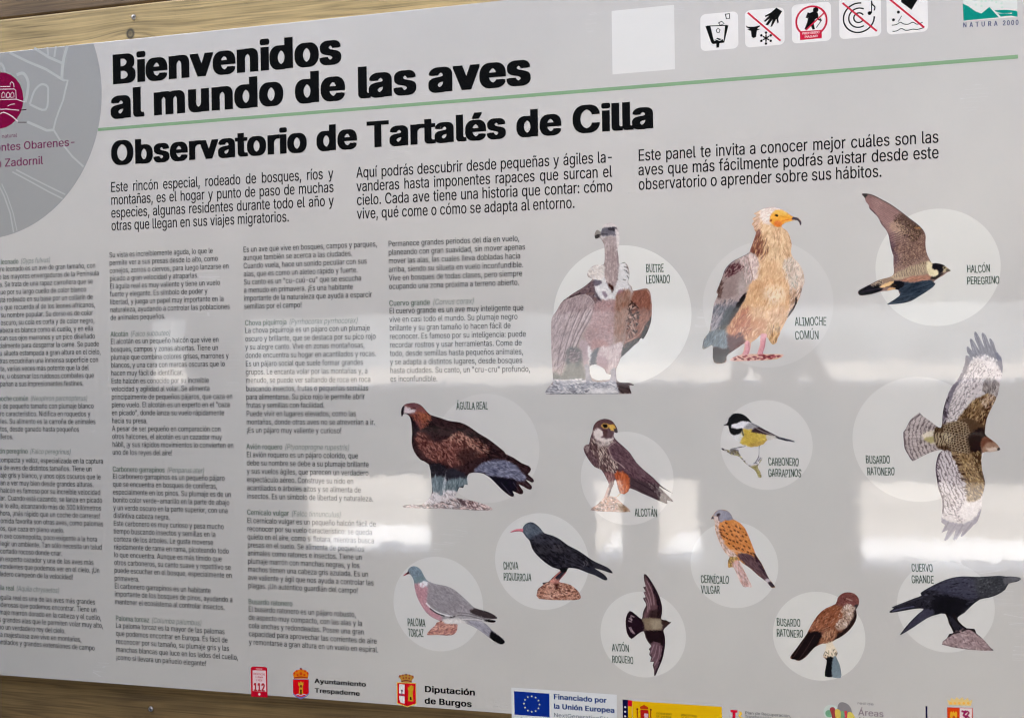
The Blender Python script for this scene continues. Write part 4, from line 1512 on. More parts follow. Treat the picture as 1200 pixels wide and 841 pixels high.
v.flecks([(570, 375), (700, 340), (880, 325), (870, 380), (650, 410)], 30, 5, .9, 170, [(200, 140, 112), (130, 76, 60)], .7, 8)
v.reg([(455, 395), (560, 400), (700, 410), (880, 385), (940, 400), (962, 425), (930, 465), (790, 560), (640, 640), (400, 668), (545, 555), (520, 500), (440, 460)], (44, 56, 76), .8)
v.flecks([(530, 430), (940, 420), (800, 560), (600, 650), (430, 660), (550, 550)], 60, 14, 1.0, 160, [(34, 42, 60), (66, 82, 104), (28, 34, 50)], .6, 8)
v.reg([(450, 395), (560, 400), (600, 440), (520, 495), (440, 470)], (26, 24, 36), .8)
v.reg([(55, 515), (100, 480), (220, 420), (330, 440), (340, 500), (220, 545), (100, 562), (62, 548)], (26, 20, 36), .8)
v.reg([(200, 440), (330, 380), (440, 345), (460, 380), (380, 420), (300, 440)], (150, 118, 96), 1)
v.flecks([(200, 450), (330, 385), (330, 430)], 30, 4, 1.0, 60, [(40, 28, 34), (206, 180, 150)], .8, 20)
v.reg([(300, 460), (380, 420), (470, 390), (440, 440), (350, 470)], (232, 182, 116), .6)
v.reg([(400, 490), (440, 465), (490, 475), (480, 492), (410, 505)], (216, 160, 106), .6)
v.line([(380, 465), (440, 450), (500, 440)], 1.0, (90, 50, 26), .7)
v.line([(100, 520), (200, 500), (320, 480)], .8, (70, 60, 76), .6)
v.build()

# ---- buzzard in flight from below
G1, G2 = (1050, 385, 7.007), (1050, 500, 6.007)
v = Bird('buzzard_picture', 'picture of a buzzard seen from below with both wings spread up and down', (192, 186, 186), 4)
v.sat = 0.68
v.warm = (2, 0, -3)
v.outline((G1, [(350, 810), (290, 765), (215, 712), (190, 685), (165, 708), (120, 745), (95, 790), (75, 830)]),
          (G2, [(50, 40), (55, 100), (60, 150), (85, 195), (115, 240), (150, 225), (240, 180), (325, 160)]),
          (G2, [(300, 190), (285, 240), (278, 300), (288, 370), (300, 440), (325, 510), (325, 600), (318, 670), (345, 690), (320, 745), (365, 725), (338, 795), (365, 790), (420, 720), (402, 790), (425, 792), (470, 725), (455, 768), (475, 765), (545, 690), (570, 670), (600, 590), (610, 480),
                (628, 390), (605, 300), (605, 185), (660, 178), (725, 165), (732, 150), (700, 110), (635, 62)]),
          (G1, [(730, 840), (745, 740), (790, 640), (830, 560), (850, 470), (875, 360), (872, 270), (855, 210), (828, 190), (800, 110), (775, 80), (765, 92), (775, 140), (740, 60), (715, 32), (702, 45), (710, 90), (728, 160), (690, 80), (655, 25), (642, 40), (650, 90), (685, 180), (640, 105), (615, 82),
                (605, 100), (625, 180), (595, 148), (580, 155), (585, 195), (605, 225), (572, 220), (568, 270), (545, 340), (510, 410), (460, 470), (430, 530), (405, 600), (385, 680), (380, 760), (372, 805)]), k=2)
v.frame(*G1)
v.grain(7, .4, .4, 0, seed=6)
TIP = [(560, 290), (570, 215), (580, 140), (650, 20), (780, 70), (830, 190), (875, 270), (876, 360), (850, 330), (800, 250), (720, 215), (640, 240), (600, 290)]
v.reg(TIP, (112, 112, 126), 1)
v.flecks(TIP, 60, 10, 1.3, 65, [(92, 92, 108), (134, 134, 146)], .6, 8)
v.lines([[(655, 35), (700, 190)], [(715, 40), (755, 190)], [(618, 95), (660, 210)], [(778, 90), (820, 230)], [(590, 160), (630, 225)]], 1.0, (86, 86, 104), .7)
v.reg([(820, 190), (875, 260), (876, 360), (850, 330), (830, 260)], (84, 86, 116), 1)
v.flecks([(610, 250), (720, 210), (830, 260), (800, 290), (640, 280)], 40, 3.5, 1.7, 30, [(214, 208, 206), (128, 122, 130)], .85, 30)
WH = [(600, 290), (720, 240), (850, 330), (860, 420), (720, 410), (700, 520), (600, 600), (500, 760), (400, 760), (420, 560), (540, 370)]
v.reg(WH, (200, 192, 192), 1.5)
v.bars([(520, 400), (600, 300), (700, 280), (700, 420), (600, 560), (470, 780), (380, 780), (420, 560)], 28, 4.2, .3, (112, 96, 102), .75, .42, 1, 4, wob_f=.42)
v.flecks(WH, 120, 3.2, 1.6, 118, [(104, 88, 96), (214, 208, 206), (150, 136, 138)], .6, 25)
v.flecks(WH, 60, 3.5, 1.1, -25, [(128, 120, 124), (222, 216, 214)], .7, 20)
v.reg([(430, 530), (470, 465), (545, 340), (570, 230), (600, 250), (590, 330), (530, 430), (470, 540), (420, 700), (390, 800), (372, 800), (385, 690)], (104, 98, 114), 1, .9)
v.flecks([(400, 620), (440, 560), (430, 700), (395, 810), (375, 800)], 26, 5, 2.0, 70, [(58, 46, 62), (150, 138, 150)], .8, 20)
v.line([(376, 800), (386, 690), (410, 600)], 1.6, (54, 42, 58), .8)
v.reg([(710, 500), (720, 430), (770, 405), (830, 430), (855, 460), (850, 540), (800, 530), (740, 540)], (128, 118, 116), 1)
v.flecks([(710, 500), (770, 405), (855, 460), (850, 540), (740, 540)], 40, 7, 1.0, 70, [(88, 78, 78), (186, 178, 174)], .8, 12, fan=(780, 600))
COV = [(480, 820), (520, 720), (590, 640), (650, 580), (740, 540), (820, 560), (800, 640), (750, 740), (735, 841), (740, 900), (480, 900)]
v.reg(COV, (128, 96, 60), 1.2)
v.reg([(720, 640), (800, 600), (790, 650), (745, 750), (730, 850), (650, 850), (680, 740)], (62, 34, 26), 1.5)
v.flecks(COV, 170, 6, 1.6, 120, [(190, 158, 104), (60, 36, 26), (160, 122, 70), (90, 58, 38)], .8, 14)
v.flecks([(700, 560), (830, 560), (800, 640), (700, 640)], 40, 5, 1.5, 120, [(206, 184, 160), (150, 110, 90)], .6, 14)
v.frame(*G2)
# tail
TL = [(50, 0), (0, 0), (-60, -60), (120, -110), (260, -30), (330, 10), (340, 160), (240, 180), (115, 240), (55, 150)]
v.reg([(80, -70), (190, -90), (330, -10), (330, 165), (240, 182), (115, 240), (60, 150), (50, 40)], (172, 158, 156), 1)
v.bars([(60, -20), (170, -110), (290, -20), (290, 160), (115, 235), (62, 150)], 0, 4.6, .38, (92, 78, 80), .85, .3, 1, 3, fan=(420, 70), wob_f=.5)
v.flecks([(60, -20), (170, -110), (290, -20), (290, 160), (115, 235), (62, 150)], 60, 12, .7, 0, [(210, 200, 194), (136, 120, 120)], .5, 3, fan=(420, 70))
v.reg([(180, 60), (270, 20), (330, 30), (330, 120), (260, 120)], (208, 196, 168), 1.5)
v.reg([(195, 80), (260, 66), (300, 90), (240, 112)], (172, 160, 96), 1)
v.line([(55, 20), (58, 90), (64, 150), (90, 200), (118, 236)], 2.0, (96, 84, 92), .8)
v.line([(180, -95), (100, -40), (58, 20)], 1.8, (96, 84, 92), .7)
# body
BD = [(270, 20), (340, -20), (420, -40), (520, -60), (630, 0), (640, 60), (600, 180), (560, 200), (450, 210), (340, 170), (280, 130)]
v.reg(BD, (84, 60, 42), 1)
v.reg([(270, 50), (330, 40), (400, 60), (360, 130), (280, 120)], (176, 156, 118), 1.5, .8)
v.bars([(270, 20), (350, -10), (500, 20), (500, 170), (340, 165), (280, 130)], 8, 3.4, .5, (44, 28, 22), .85, .45, 1, 5)
v.scales([(330, -10), (500, -30), (520, 180), (400, 190)], 170, 3.4, 3.0, (206, 186, 144), .75, None, 1, 4, .22)
v.reg([(510, 60), (600, 0), (640, 60), (610, 180), (540, 190), (510, 130)], (36, 22, 20), 1.5, .9)
v.reg([(600, 110), (640, 66), (700, 110), (730, 148), (722, 165), (660, 178), (605, 180)], (150, 108, 84), .8)
v.reg([(600, 100), (640, 64), (690, 100), (640, 110), (605, 150)], (98, 48, 32), 1.5, .9)
v.reg([(640, 150), (700, 140), (722, 160), (660, 178)], (206, 184, 164), 1.2, .9)
v.reg([(715, 148), (734, 150), (728, 166), (714, 160)], (70, 60, 56), .4)
# lower wing
LW = [(300, 190), (400, 180), (480, 300), (500, 500), (520, 640), (440, 670), (330, 620), (325, 510), (288, 370)]
v.reg(LW, (192, 184, 186), 1)
v.bars([(300, 190), (380, 180), (460, 380), (500, 520), (420, 600), (330, 560), (290, 370)], -22, 4.0, .34, (92, 74, 82), .85, .36, 1, 7, wob_f=.42)
v.flecks(LW, 120, 3.2, 1.6, 68, [(96, 80, 88), (210, 204, 204), (150, 134, 136)], .6, 25)
v.flecks([(330, 560), (480, 520), (600, 520), (560, 640), (440, 670)], 46, 3.4, 1.8, 20, [(124, 112, 120), (220, 214, 212)], .85, 16)
v.reg([(500, 500), (600, 480), (606, 560), (560, 650), (500, 660), (450, 600)], (208, 202, 200), 2, .85)
v.line([(305, 190), (284, 250), (280, 300), (290, 370), (302, 440), (328, 520), (326, 600)], 3.2, (74, 60, 76), .85)
v.flecks([(290, 230), (300, 300), (320, 460), (335, 600), (320, 600), (285, 380)], 26, 4, 1.8, 30, [(52, 38, 52), (130, 116, 130)], .8, 20)
v.reg([(320, 640), (345, 655), (440, 680), (520, 665), (570, 620), (602, 570), (590, 640), (545, 700), (470, 775), (330, 800)], (118, 114, 138), 1)
v.lines([[(420, 690), (355, 780)], [(470, 690), (418, 780)], [(370, 670), (335, 735)], [(530, 680), (472, 755)]], 1.3, (92, 88, 114), .7)
LC = [(390, 180), (500, 190), (600, 180), (606, 300), (625, 390), (605, 480), (560, 520), (500, 520), (500, 420), (450, 300)]
v.reg(LC, (140, 108, 68), 1)
v.reg([(540, 190), (605, 185), (606, 300), (625, 390), (590, 340), (560, 280)], (64, 40, 28), 1.2, .9)
v.reg([(520, 380), (600, 360), (615, 440), (560, 460), (520, 430)], (128, 90, 40), 1.5, .9)
v.flecks(LC, 170, 5, 1.5, 60, [(196, 168, 112), (66, 42, 30), (166, 132, 78), (96, 66, 40)], .8, 16)
v.flecks([(390, 180), (440, 190), (500, 420), (500, 500), (450, 330)], 40, 6, 1.8, 10, [(64, 40, 34), (150, 120, 84)], .8, 16)
v.build()

# ---- golden eagle
F1 = (450, 460, 5.605)
v = Bird('eagle_picture', 'picture of a dark brown golden eagle standing on a pale rock', (52, 34, 36), 5)
v.outline((F1, [(128, 85), (150, 72), (200, 66), (240, 80), (270, 110), (305, 145), (370, 165), (430, 185), (500, 195), (560, 222), (620, 265), (680, 300), (740, 345), (790, 385), (800, 402),
                (850, 425), (905, 462), (950, 480), (966, 500), (955, 525), (945, 535), (975, 560), (985, 580), (970, 588), (930, 570), (970, 610), (968, 632), (945, 632), (885, 600), (912, 640), (912, 662), (890, 665), (845, 645), (855, 668), (845, 682), (820, 672), (780, 640), (740, 600), (700, 560), (650, 530), (600, 525),
                (560, 530), (545, 560), (550, 605), (530, 600), (520, 625), (495, 620), (480, 655), (465, 680), (480, 690), (560, 705), (620, 720), (680, 740), (715, 768), (620, 772), (430, 762), (250, 758), (130, 752), (135, 738), (200, 732), (245, 735), (300, 690), (315, 650), (310, 560), (295, 470),
                (240, 440), (200, 390), (182, 330), (185, 270), (180, 200), (170, 160), (150, 140), (128, 140), (118, 158), (112, 135), (115, 105)]), k=2)
v.frame(*F1)
v.grain(10, .3, .3, 20, seed=8)
v.reg([(115, 100), (128, 88), (160, 80), (230, 90), (200, 140), (150, 135), (125, 135)], (196, 180, 180), .8)
v.reg([(112, 130), (118, 95), (135, 90), (130, 130), (120, 158)], (42, 36, 40), .5)
v.reg([(140, 80), (200, 66), (250, 90), (300, 145), (290, 200), (240, 240), (205, 235), (200, 170), (170, 145), (210, 120), (150, 92)], (122, 66, 62), 1.2)
v.reg([(150, 75), (200, 66), (240, 82), (220, 105), (170, 95)], (110, 70, 74), 1, .8)
v.line([(180, 105), (205, 102)], 1.2, (60, 24, 22), .9)
v.reg([(230, 130), (290, 140), (305, 165), (260, 200), (240, 175)], (146, 74, 46), 1.5, .9)
v.flecks([(200, 130), (300, 140), (300, 200), (220, 250), (190, 180)], 70, 5, 1.1, 60, [(166, 92, 66), (70, 30, 28), (140, 74, 50)], .8, 20)
v.reg([(180, 160), (240, 250), (215, 300), (186, 280), (182, 200)], (40, 26, 32), 1.5)
MAN = [(205, 290), (260, 260), (330, 330), (430, 300), (500, 262), (570, 300), (640, 320), (685, 370), (660, 410), (560, 440), (470, 480), (380, 460), (300, 440), (240, 380)]
v.reg(MAN, (100, 56, 50), 3, .95)
v.grain(18, .35, .35, 30, MAN, 12, (1, .7, .6))
v.flecks(MAN, 240, 7, 1.7, 55, [(150, 94, 82), (58, 30, 30), (128, 74, 62), (166, 112, 96), (84, 44, 42)], .8, 30)
v.flecks([(430, 300), (500, 265), (660, 330), (680, 400), (560, 380), (500, 340)], 90, 6, 1.8, 50, [(178, 126, 106), (190, 140, 118), (70, 38, 34)], .8, 28)
v.reg([(500, 380), (560, 370), (640, 400), (560, 460), (480, 440)], (44, 28, 28), 2.5, .7)
v.flecks([(280, 180), (600, 260), (780, 400), (900, 480), (700, 440), (500, 250), (300, 260)], 110, 8, 1.4, 25, [(34, 22, 24), (68, 46, 46), (28, 18, 22)], .7, 12)
TF = [(600, 520), (620, 480), (700, 445), (800, 445), (870, 480), (900, 520), (935, 560), (900, 580), (820, 560), (740, 560), (690, 545), (650, 525)]
v.reg(TF, (96, 98, 120), 1.5)
v.flecks(TF, 120, 6, 1.6, 15, [(136, 138, 156), (62, 62, 84), (112, 114, 136), (150, 150, 166)], .7, 22)
v.reg([(690, 545), (800, 560), (870, 580), (850, 670), (780, 640), (720, 580)], (28, 24, 34), 1)
v.lines([[(850, 590), (890, 650)], [(900, 570), (955, 620)], [(930, 550), (975, 580)], [(770, 590), (830, 665)]], 1.0, (66, 62, 74), .6)
v.reg([(300, 470), (400, 480), (410, 560), (395, 640), (375, 680), (320, 650), (308, 560)], (40, 36, 42), 1)
v.reg([(310, 560), (400, 560), (380, 680), (320, 650)], (106, 124, 130), 1.5, .95)
v.reg([(404, 530), (414, 520), (404, 640), (388, 690), (384, 640)], (206, 208, 212), .7)
v.reg([(414, 500), (545, 540), (552, 605), (495, 625), (480, 655), (440, 640), (410, 610)], (42, 40, 48), 1)
v.reg([(412, 580), (545, 560), (552, 605), (495, 622), (478, 655), (440, 650), (400, 650)], (112, 130, 134), 1.5, .9)
v.flecks([(310, 560), (400, 560), (380, 680), (320, 650)], 30, 8, 1.2, 90, [(80, 98, 106), (140, 156, 160)], .6, 8)
v.flecks([(412, 580), (545, 560), (495, 622), (440, 650), (400, 650)], 36, 8, 1.2, 95, [(84, 100, 106), (146, 160, 164), (60, 70, 78)], .6, 12)
v.reg([(300, 690), (330, 650), (390, 680), (410, 640), (480, 650), (470, 700), (440, 740), (300, 750), (245, 738)], (206, 200, 200), 1)
v.flecks([(250, 740), (330, 655), (470, 650), (470, 740)], 60, 6, 1.4, 70, [(226, 222, 220), (150, 140, 140), (190, 176, 172)], .8, 30)
RK = [(128, 752), (200, 732), (300, 735), (470, 690), (560, 705), (640, 722), (715, 768), (430, 764)]
v.reg(RK, (184, 172, 170), 1, .8)
v.flecks(RK, 150, 7, 2.0, 10, [(214, 206, 202), (98, 84, 84), (166, 140, 136), (130, 122, 124), (206, 180, 170)], .8, 35)
v.reg([(495, 700), (530, 705), (560, 730), (520, 745), (500, 725)], (70, 48, 54), 1, .8)
v.flecks([(540, 705), (640, 725), (700, 760), (560, 760)], 40, 7, 1.8, 30, [(110, 78, 78), (214, 190, 182)], .8, 25)
v.build()

# ---- hobby
H1 = (660, 470, 5.606)
v = Bird('falcon_picture', 'picture of a hobby falcon perched with dark back and rust red thighs', (88, 62, 68), 6)
v.outline((H1, [(200, 160), (225, 130), (270, 115), (315, 125), (340, 152), (355, 180), (358, 205), (348, 208), (335, 205), (335, 235), (360, 265), (400, 300), (440, 340), (480, 400), (530, 450), (590, 500), (640, 550), (690, 585), (722, 606), (650, 570), (630, 560),
                (700, 630), (724, 658), (705, 655), (682, 650), (685, 668), (670, 670), (600, 640), (520, 605), (440, 570), (430, 590), (400, 610), (380, 605), (360, 625), (350, 635), (400, 680), (442, 725), (300, 724), (178, 714), (220, 680), (260, 640), (270, 625), (290, 570), (300, 545), (280, 500), (250, 450),
                (205, 430), (165, 380), (138, 330), (135, 300), (150, 285), (170, 280), (178, 240), (192, 200)]), k=2)
v.frame(*H1)
v.grain(8, .4, .4, 0, seed=9)
v.reg([(195, 180), (220, 130), (300, 112), (345, 160), (300, 170), (235, 175), (205, 230), (190, 220)], (92, 62, 62), 1)
v.reg([(205, 190), (240, 180), (270, 215), (250, 240), (330, 240), (335, 200), (325, 260), (270, 275), (220, 260), (200, 225)], (206, 192, 184), 1)
v.reg([(245, 185), (290, 190), (285, 225), (262, 228), (265, 200)], (76, 46, 46), .7)
v.reg([(250, 152), (275, 142), (300, 152), (300, 172), (275, 180), (255, 170)], (190, 140, 56), .6)
v.reg([(260, 152), (285, 150), (290, 168), (268, 172)], (28, 18, 18), .5)
v.reg([(302, 155), (330, 152), (345, 175), (335, 195), (310, 188)], (214, 166, 72), .6)
v.reg([(335, 180), (352, 185), (357, 206), (345, 206), (336, 196)], (64, 58, 62), .5)
CH = [(180, 250), (270, 275), (335, 260), (330, 330), (370, 430), (340, 480), (290, 470), (210, 430), (150, 350), (150, 290)]
v.reg(CH, (98, 72, 70), 1.5, .9)
v.flecks(CH, 110, 7, 1.3, 65, [(206, 188, 170), (180, 158, 144), (52, 32, 34)], .85, 14)
v.reg([(200, 260), (240, 272), (330, 262), (320, 290), (240, 295)], (204, 190, 178), 1.5, .7)
v.reg([(136, 300), (170, 282), (185, 330), (240, 430), (205, 430), (150, 360)], (86, 60, 66), 1.2, .8)
v.flecks([(136, 300), (170, 282), (160, 340)], 14, 4, 1, 100, [(170, 150, 140)], .7, 30)
WGH = [(295, 300), (345, 268), (400, 300), (440, 345), (480, 400), (540, 460), (620, 530), (560, 560), (440, 500), (370, 410), (310, 370)]
v.reg(WGH, (92, 64, 72), 1)
v.flecks(WGH, 120, 7, 1.4, 45, [(110, 82, 88), (70, 46, 54), (124, 96, 98)], .55, 12)
v.scales(WGH, 45, 4, 4, (118, 90, 92), .35, None, 1, 3, .2)
v.line([(295, 300), (320, 372), (370, 410), (405, 440)], 1.0, (196, 170, 160), .7)
v.line([(345, 268), (310, 290), (296, 310)], .9, (168, 140, 134), .7)
v.reg([(440, 500), (560, 540), (640, 550), (700, 590), (620, 560), (700, 640), (722, 660), (670, 668), (520, 604), (440, 570)], (74, 56, 60), 1)
v.lines([[(470, 520), (560, 570), (680, 650)], [(560, 530), (640, 590), (710, 655)], [(450, 550), (540, 600), (640, 650)], [(520, 500), (600, 555), (660, 600)]], 1.0, (46, 32, 40), .7)
v.flecks([(560, 540), (640, 560), (715, 655), (640, 640)], 30, 5, 1.1, 60, [(128, 112, 112), (150, 136, 132)], .6, 16)
v.reg([(640, 545), (722, 604), (650, 568)], (40, 30, 36), .6, .8)
v.reg([(275, 470), (330, 475), (335, 530), (315, 570), (295, 570), (290, 520)], (128, 84, 84), 1.2)
v.flecks([(275, 470), (330, 475), (315, 570), (290, 520)], 20, 6, 1.2, 90, [(176, 134, 126), (90, 52, 54)], .7, 10)
v.reg([(340, 470), (400, 468), (432, 500), (432, 575), (405, 608), (380, 603), (360, 560), (345, 510)], (186, 84, 44), 1)
v.flecks([(340, 470), (400, 468), (432, 575), (380, 603)], 50, 7, 1.2, 85, [(210, 108, 62), (156, 60, 34), (222, 130, 84)], .7, 12)
v.reg([(255, 628), (282, 565), (302, 570), (290, 620), (275, 640)], (206, 170, 150), .7, .9)
v.reg([(350, 630), (362, 600), (380, 606), (372, 630)], (214, 184, 130), .7, .9)
v.hole([(336, 520), (346, 512), (360, 572), (372, 602), (350, 628), (302, 622), (318, 575), (332, 545)])
RH = [(178, 714), (225, 675), (268, 628), (340, 625), (380, 660), (442, 725), (300, 724)]
v.reg(RH, (184, 148, 132), .8)
v.flecks(RH, 120, 6, 1.7, 20, [(222, 200, 186), (118, 82, 72), (196, 140, 110), (150, 132, 124)], .8, 40)
v.reg([(360, 670), (400, 680), (430, 722), (370, 722)], (128, 98, 62), 1.5, .6)
v.build()

# ---- coal tit
T1 = (820, 460, 7.006)
v = Bird('tit_picture', 'picture of a small black and yellow coal tit on a twig', (203, 200, 201), 7)
v.outline((T1, [(228, 240), (240, 205), (270, 175), (310, 168), (360, 180), (400, 210), (425, 240), (480, 270), (540, 305), (600, 335), (640, 355), (700, 372), (775, 395), (772, 405), (700, 395), (640, 378), (590, 388), (550, 395), (520, 425), (492, 436), (489, 500), (490, 525),
                (515, 532), (510, 550), (495, 575), (478, 600), (480, 620), (500, 655), (508, 692), (480, 695), (470, 665), (445, 630), (400, 600), (370, 575), (340, 540), (305, 515), (265, 515), (240, 495), (205, 480), (180, 465), (182, 452), (205, 462), (245, 472), (255, 458), (300, 450), (330, 440), (372, 438), (320, 410),
                (270, 365), (245, 320), (232, 272), (200, 272), (196, 265), (222, 252)]), k=2)
v.frame(*T1)
v.hole([(320, 456), (372, 444), (430, 447), (484, 441), (484, 500), (470, 540), (450, 570), (430, 588), (405, 582), (375, 555), (345, 520), (322, 490)])
v.reg([(228, 240), (240, 205), (270, 175), (310, 166), (370, 182), (428, 242), (395, 240), (350, 232), (310, 250), (270, 262), (262, 290), (340, 290), (350, 310), (320, 340), (270, 345), (240, 310), (232, 272), (196, 268)], (26, 26, 26), .5)
v.reg([(258, 265), (300, 258), (350, 238), (395, 238), (425, 250), (380, 285), (340, 290), (318, 298), (280, 288)], (222, 222, 222), .6)
v.reg([(235, 320), (275, 350), (330, 340), (355, 310), (370, 350), (345, 400), (320, 405), (270, 365)], (206, 208, 202), .8)
v.reg([(355, 300), (420, 300), (500, 335), (560, 350), (550, 395), (500, 432), (420, 442), (350, 425), (335, 400), (362, 350)], (198, 168, 58), 1)
v.flecks([(355, 300), (420, 300), (560, 350), (550, 395), (500, 432), (350, 425)], 60, 5, 1.2, 20, [(222, 194, 88), (166, 134, 44), (186, 156, 60)], .6, 25)
v.reg([(400, 420), (500, 400), (560, 380), (520, 425), (440, 442)], (168, 132, 60), 1.2, .6)
v.reg([(400, 250), (428, 242), (500, 285), (470, 320), (420, 300), (365, 285)], (146, 144, 144), 1, .95)
v.reg([(425, 310), (470, 285), (540, 305), (610, 340), (640, 356), (560, 350), (500, 335), (440, 325)], (56, 40, 42), .8)
v.line([(465, 290), (520, 320), (600, 345)], .9, (176, 170, 168), .7)
v.lines([[(430, 255), (520, 295), (640, 350)]], .9, (90, 88, 96), .7)
v.reg([(545, 350), (630, 358), (645, 375), (590, 388), (555, 385)], (186, 180, 164), .8, .9)
v.reg([(640, 358), (775, 395), (772, 406), (640, 378)], (58, 58, 66), .5)
v.line([(345, 300), (358, 350)], 1.4, (46, 46, 42), .8)
TW = [(180, 450), (245, 470), (300, 470), (340, 530), (400, 595), (470, 600), (515, 530), (500, 600), (508, 695), (470, 690), (440, 630), (350, 570), (300, 520), (240, 500)]
v.reg(TW, (128, 116, 98), .8)
v.flecks(TW, 90, 5, 1.5, 40, [(206, 204, 206), (96, 84, 62), (150, 136, 60), (120, 108, 96), (186, 176, 100)], .8, 30)
v.reg([(430, 600), (480, 600), (508, 692), (478, 692), (455, 640)], (156, 144, 70), 1, .6)
v.line([(248, 470), (262, 460), (300, 452), (372, 438)], .9, (66, 62, 66), .9)
v.line([(489, 436), (488, 500), (482, 530), (455, 575)], .9, (66, 62, 66), .9)
v.lines([[(250, 500), (262, 470), (280, 500)], [(270, 465), (310, 470), (330, 490)], [(440, 578), (470, 575)], [(500, 535), (480, 560)]], 1.2, (92, 92, 98), .8)
v.reg([(180, 450), (200, 456), (198, 472), (182, 468)], (70, 66, 66), .5)
v.build()

# ---- chough
C1 = (570, 590, 6.47)
v = Bird('chough_picture', 'picture of a black chough with thin red bill on a red rock', (46, 44, 52), 8)
v.outline((C1, [(278, 175), (300, 150), (335, 138), (370, 150), (410, 185), (440, 222), (500, 240), (560, 270), (620, 315), (690, 350), (750, 390), (800, 425), (860, 455), (920, 482), (955, 515), (950, 526), (900, 510), (820, 488), (880, 525), (915, 560), (912, 578), (885, 574), (820, 540), (760, 520),
                (700, 495), (640, 485), (618, 490), (605, 520), (575, 555), (550, 590), (590, 600), (640, 615), (690, 655), (712, 690), (708, 722), (600, 730), (400, 720), (385, 670), (395, 640), (430, 615), (425, 598), (470, 590), (500, 560), (545, 520), (560, 500), (500, 480), (440, 440), (380, 385), (345, 335), (328, 280),
                (300, 250), (275, 215), (240, 208), (210, 212), (188, 217), (182, 212), (225, 192), (272, 188)]), k=2)
v.frame(*C1)
v.reg([(278, 175), (335, 138), (440, 222), (420, 270), (330, 270), (300, 250), (275, 215)], (80, 90, 102), 1.5)
v.flecks([(278, 175), (335, 138), (440, 222), (330, 270)], 60, 5, 1.1, 45, [(104, 114, 126), (62, 70, 82)], .6, 25)
v.reg([(182, 212), (230, 188), (275, 185), (276, 215), (240, 206), (205, 214), (188, 218)], (216, 120, 134), .5)
v.line([(190, 214), (230, 204), (274, 208)], .8, (176, 70, 88), .8)
BK = [(330, 280), (440, 222), (560, 270), (690, 350), (860, 455), (700, 490), (560, 490), (430, 430), (350, 340)]
v.reg(BK, (38, 36, 42), 2)
v.reg([(340, 250), (440, 225), (520, 250), (560, 290), (480, 300), (380, 290)], (62, 62, 74), 2.5, .8)
v.reg([(500, 320), (545, 305), (600, 350), (560, 375), (515, 365)], (78, 74, 80), 1.2, .7)
v.reg([(380, 340), (430, 325), (500, 350), (440, 385), (400, 375)], (66, 64, 70), 1.5, .7)
v.flecks(BK, 150, 7, 1.3, 35, [(26, 24, 28), (68, 66, 76), (20, 18, 22), (54, 52, 60)], .6, 18)
v.lines([[(620, 370), (720, 430), (800, 480)], [(560, 400), (700, 450), (800, 500)], [(600, 440), (700, 475), (760, 500)]], .9, (72, 70, 82), .5)
v.lines([[(735, 440), (745, 460), (735, 475)], [(750, 430), (765, 445), (760, 465)]], .9, (110, 108, 112), .7)
v.reg([(740, 480), (820, 488), (915, 565), (885, 574), (780, 525)], (44, 44, 54), 1)
v.reg([(555, 490), (618, 490), (600, 522), (560, 515)], (24, 22, 26), .8)
v.line([(560, 515), (520, 552), (490, 590)], 1.5, (206, 110, 100), .95)
v.line([(605, 520), (575, 552), (548, 590)], 1.8, (156, 70, 66), .95)
RC = [(385, 660), (400, 635), (440, 610), (470, 590), (510, 570), (550, 590), (600, 600), (650, 620), (712, 690), (708, 724), (600, 732), (398, 722)]
v.reg(RC, (172, 118, 96), .8)
v.flecks(RC, 220, 5, 1.7, 20, [(206, 156, 130), (120, 70, 52), (188, 130, 106), (90, 46, 36), (214, 172, 150)], .8, 60)
v.reg([(520, 600), (545, 600), (545, 640), (525, 650)], (60, 28, 24), .8, .85)
v.reg([(480, 575), (550, 570), (560, 600), (500, 600)], (206, 130, 118), 1.2, .7)
v.build()

# ---- wood pigeon
P1 = (450, 640, 6.47)
v = Bird('pigeon_picture', 'picture of a grey wood pigeon with pink breast and white neck patch', (150, 146, 148), 9)
v.outline((P1, [(180, 182), (195, 160), (225, 148), (260, 158), (285, 185), (305, 225), (335, 262), (400, 285), (470, 298), (530, 325), (580, 365), (640, 420), (690, 465), (760, 485), (820, 508), (858, 535), (850, 548), (800, 548), (842, 560), (845, 572), (810, 576), (740, 565),
                (780, 590), (820, 635), (880, 680), (915, 715), (908, 736), (880, 740), (830, 715), (760, 660), (700, 620), (640, 590), (590, 580), (560, 590), (555, 630), (530, 665), (480, 675), (400, 668), (325, 670), (350, 630), (385, 600), (400, 575), (425, 565), (370, 540), (320, 500), (280, 440),
                (250, 380), (232, 310), (225, 255), (205, 218), (185, 208), (160, 220), (145, 222), (160, 205), (178, 195)]), k=2)
v.frame(*P1)
v.grain(6, .3, .3, 0, seed=10)
v.reg([(180, 182), (225, 146), (275, 170), (310, 235), (330, 265), (270, 285), (225, 275), (205, 218)], (118, 138, 150), 1.2)
v.flecks([(190, 175), (225, 150), (310, 235), (270, 280), (215, 220)], 40, 4, 1.1, 50, [(140, 160, 172), (96, 116, 128)], .6, 25)
v.reg([(235, 235), (300, 230), (310, 265), (260, 280), (228, 275)], (110, 134, 138), 1, .8)
v.reg([(145, 222), (160, 204), (185, 192), (192, 208), (165, 218)], (186, 82, 92), .5)
v.reg([(168, 200), (185, 186), (192, 205), (178, 212)], (62, 30, 36), .5)
v.reg([(262, 285), (300, 262), (335, 270), (332, 305), (285, 310)], (222, 222, 224), .6)
v.reg([(230, 285), (262, 290), (290, 312), (335, 305), (330, 380), (330, 430), (380, 490), (440, 535), (420, 565), (330, 510), (270, 430), (235, 330)], (186, 134, 142), 1.2)
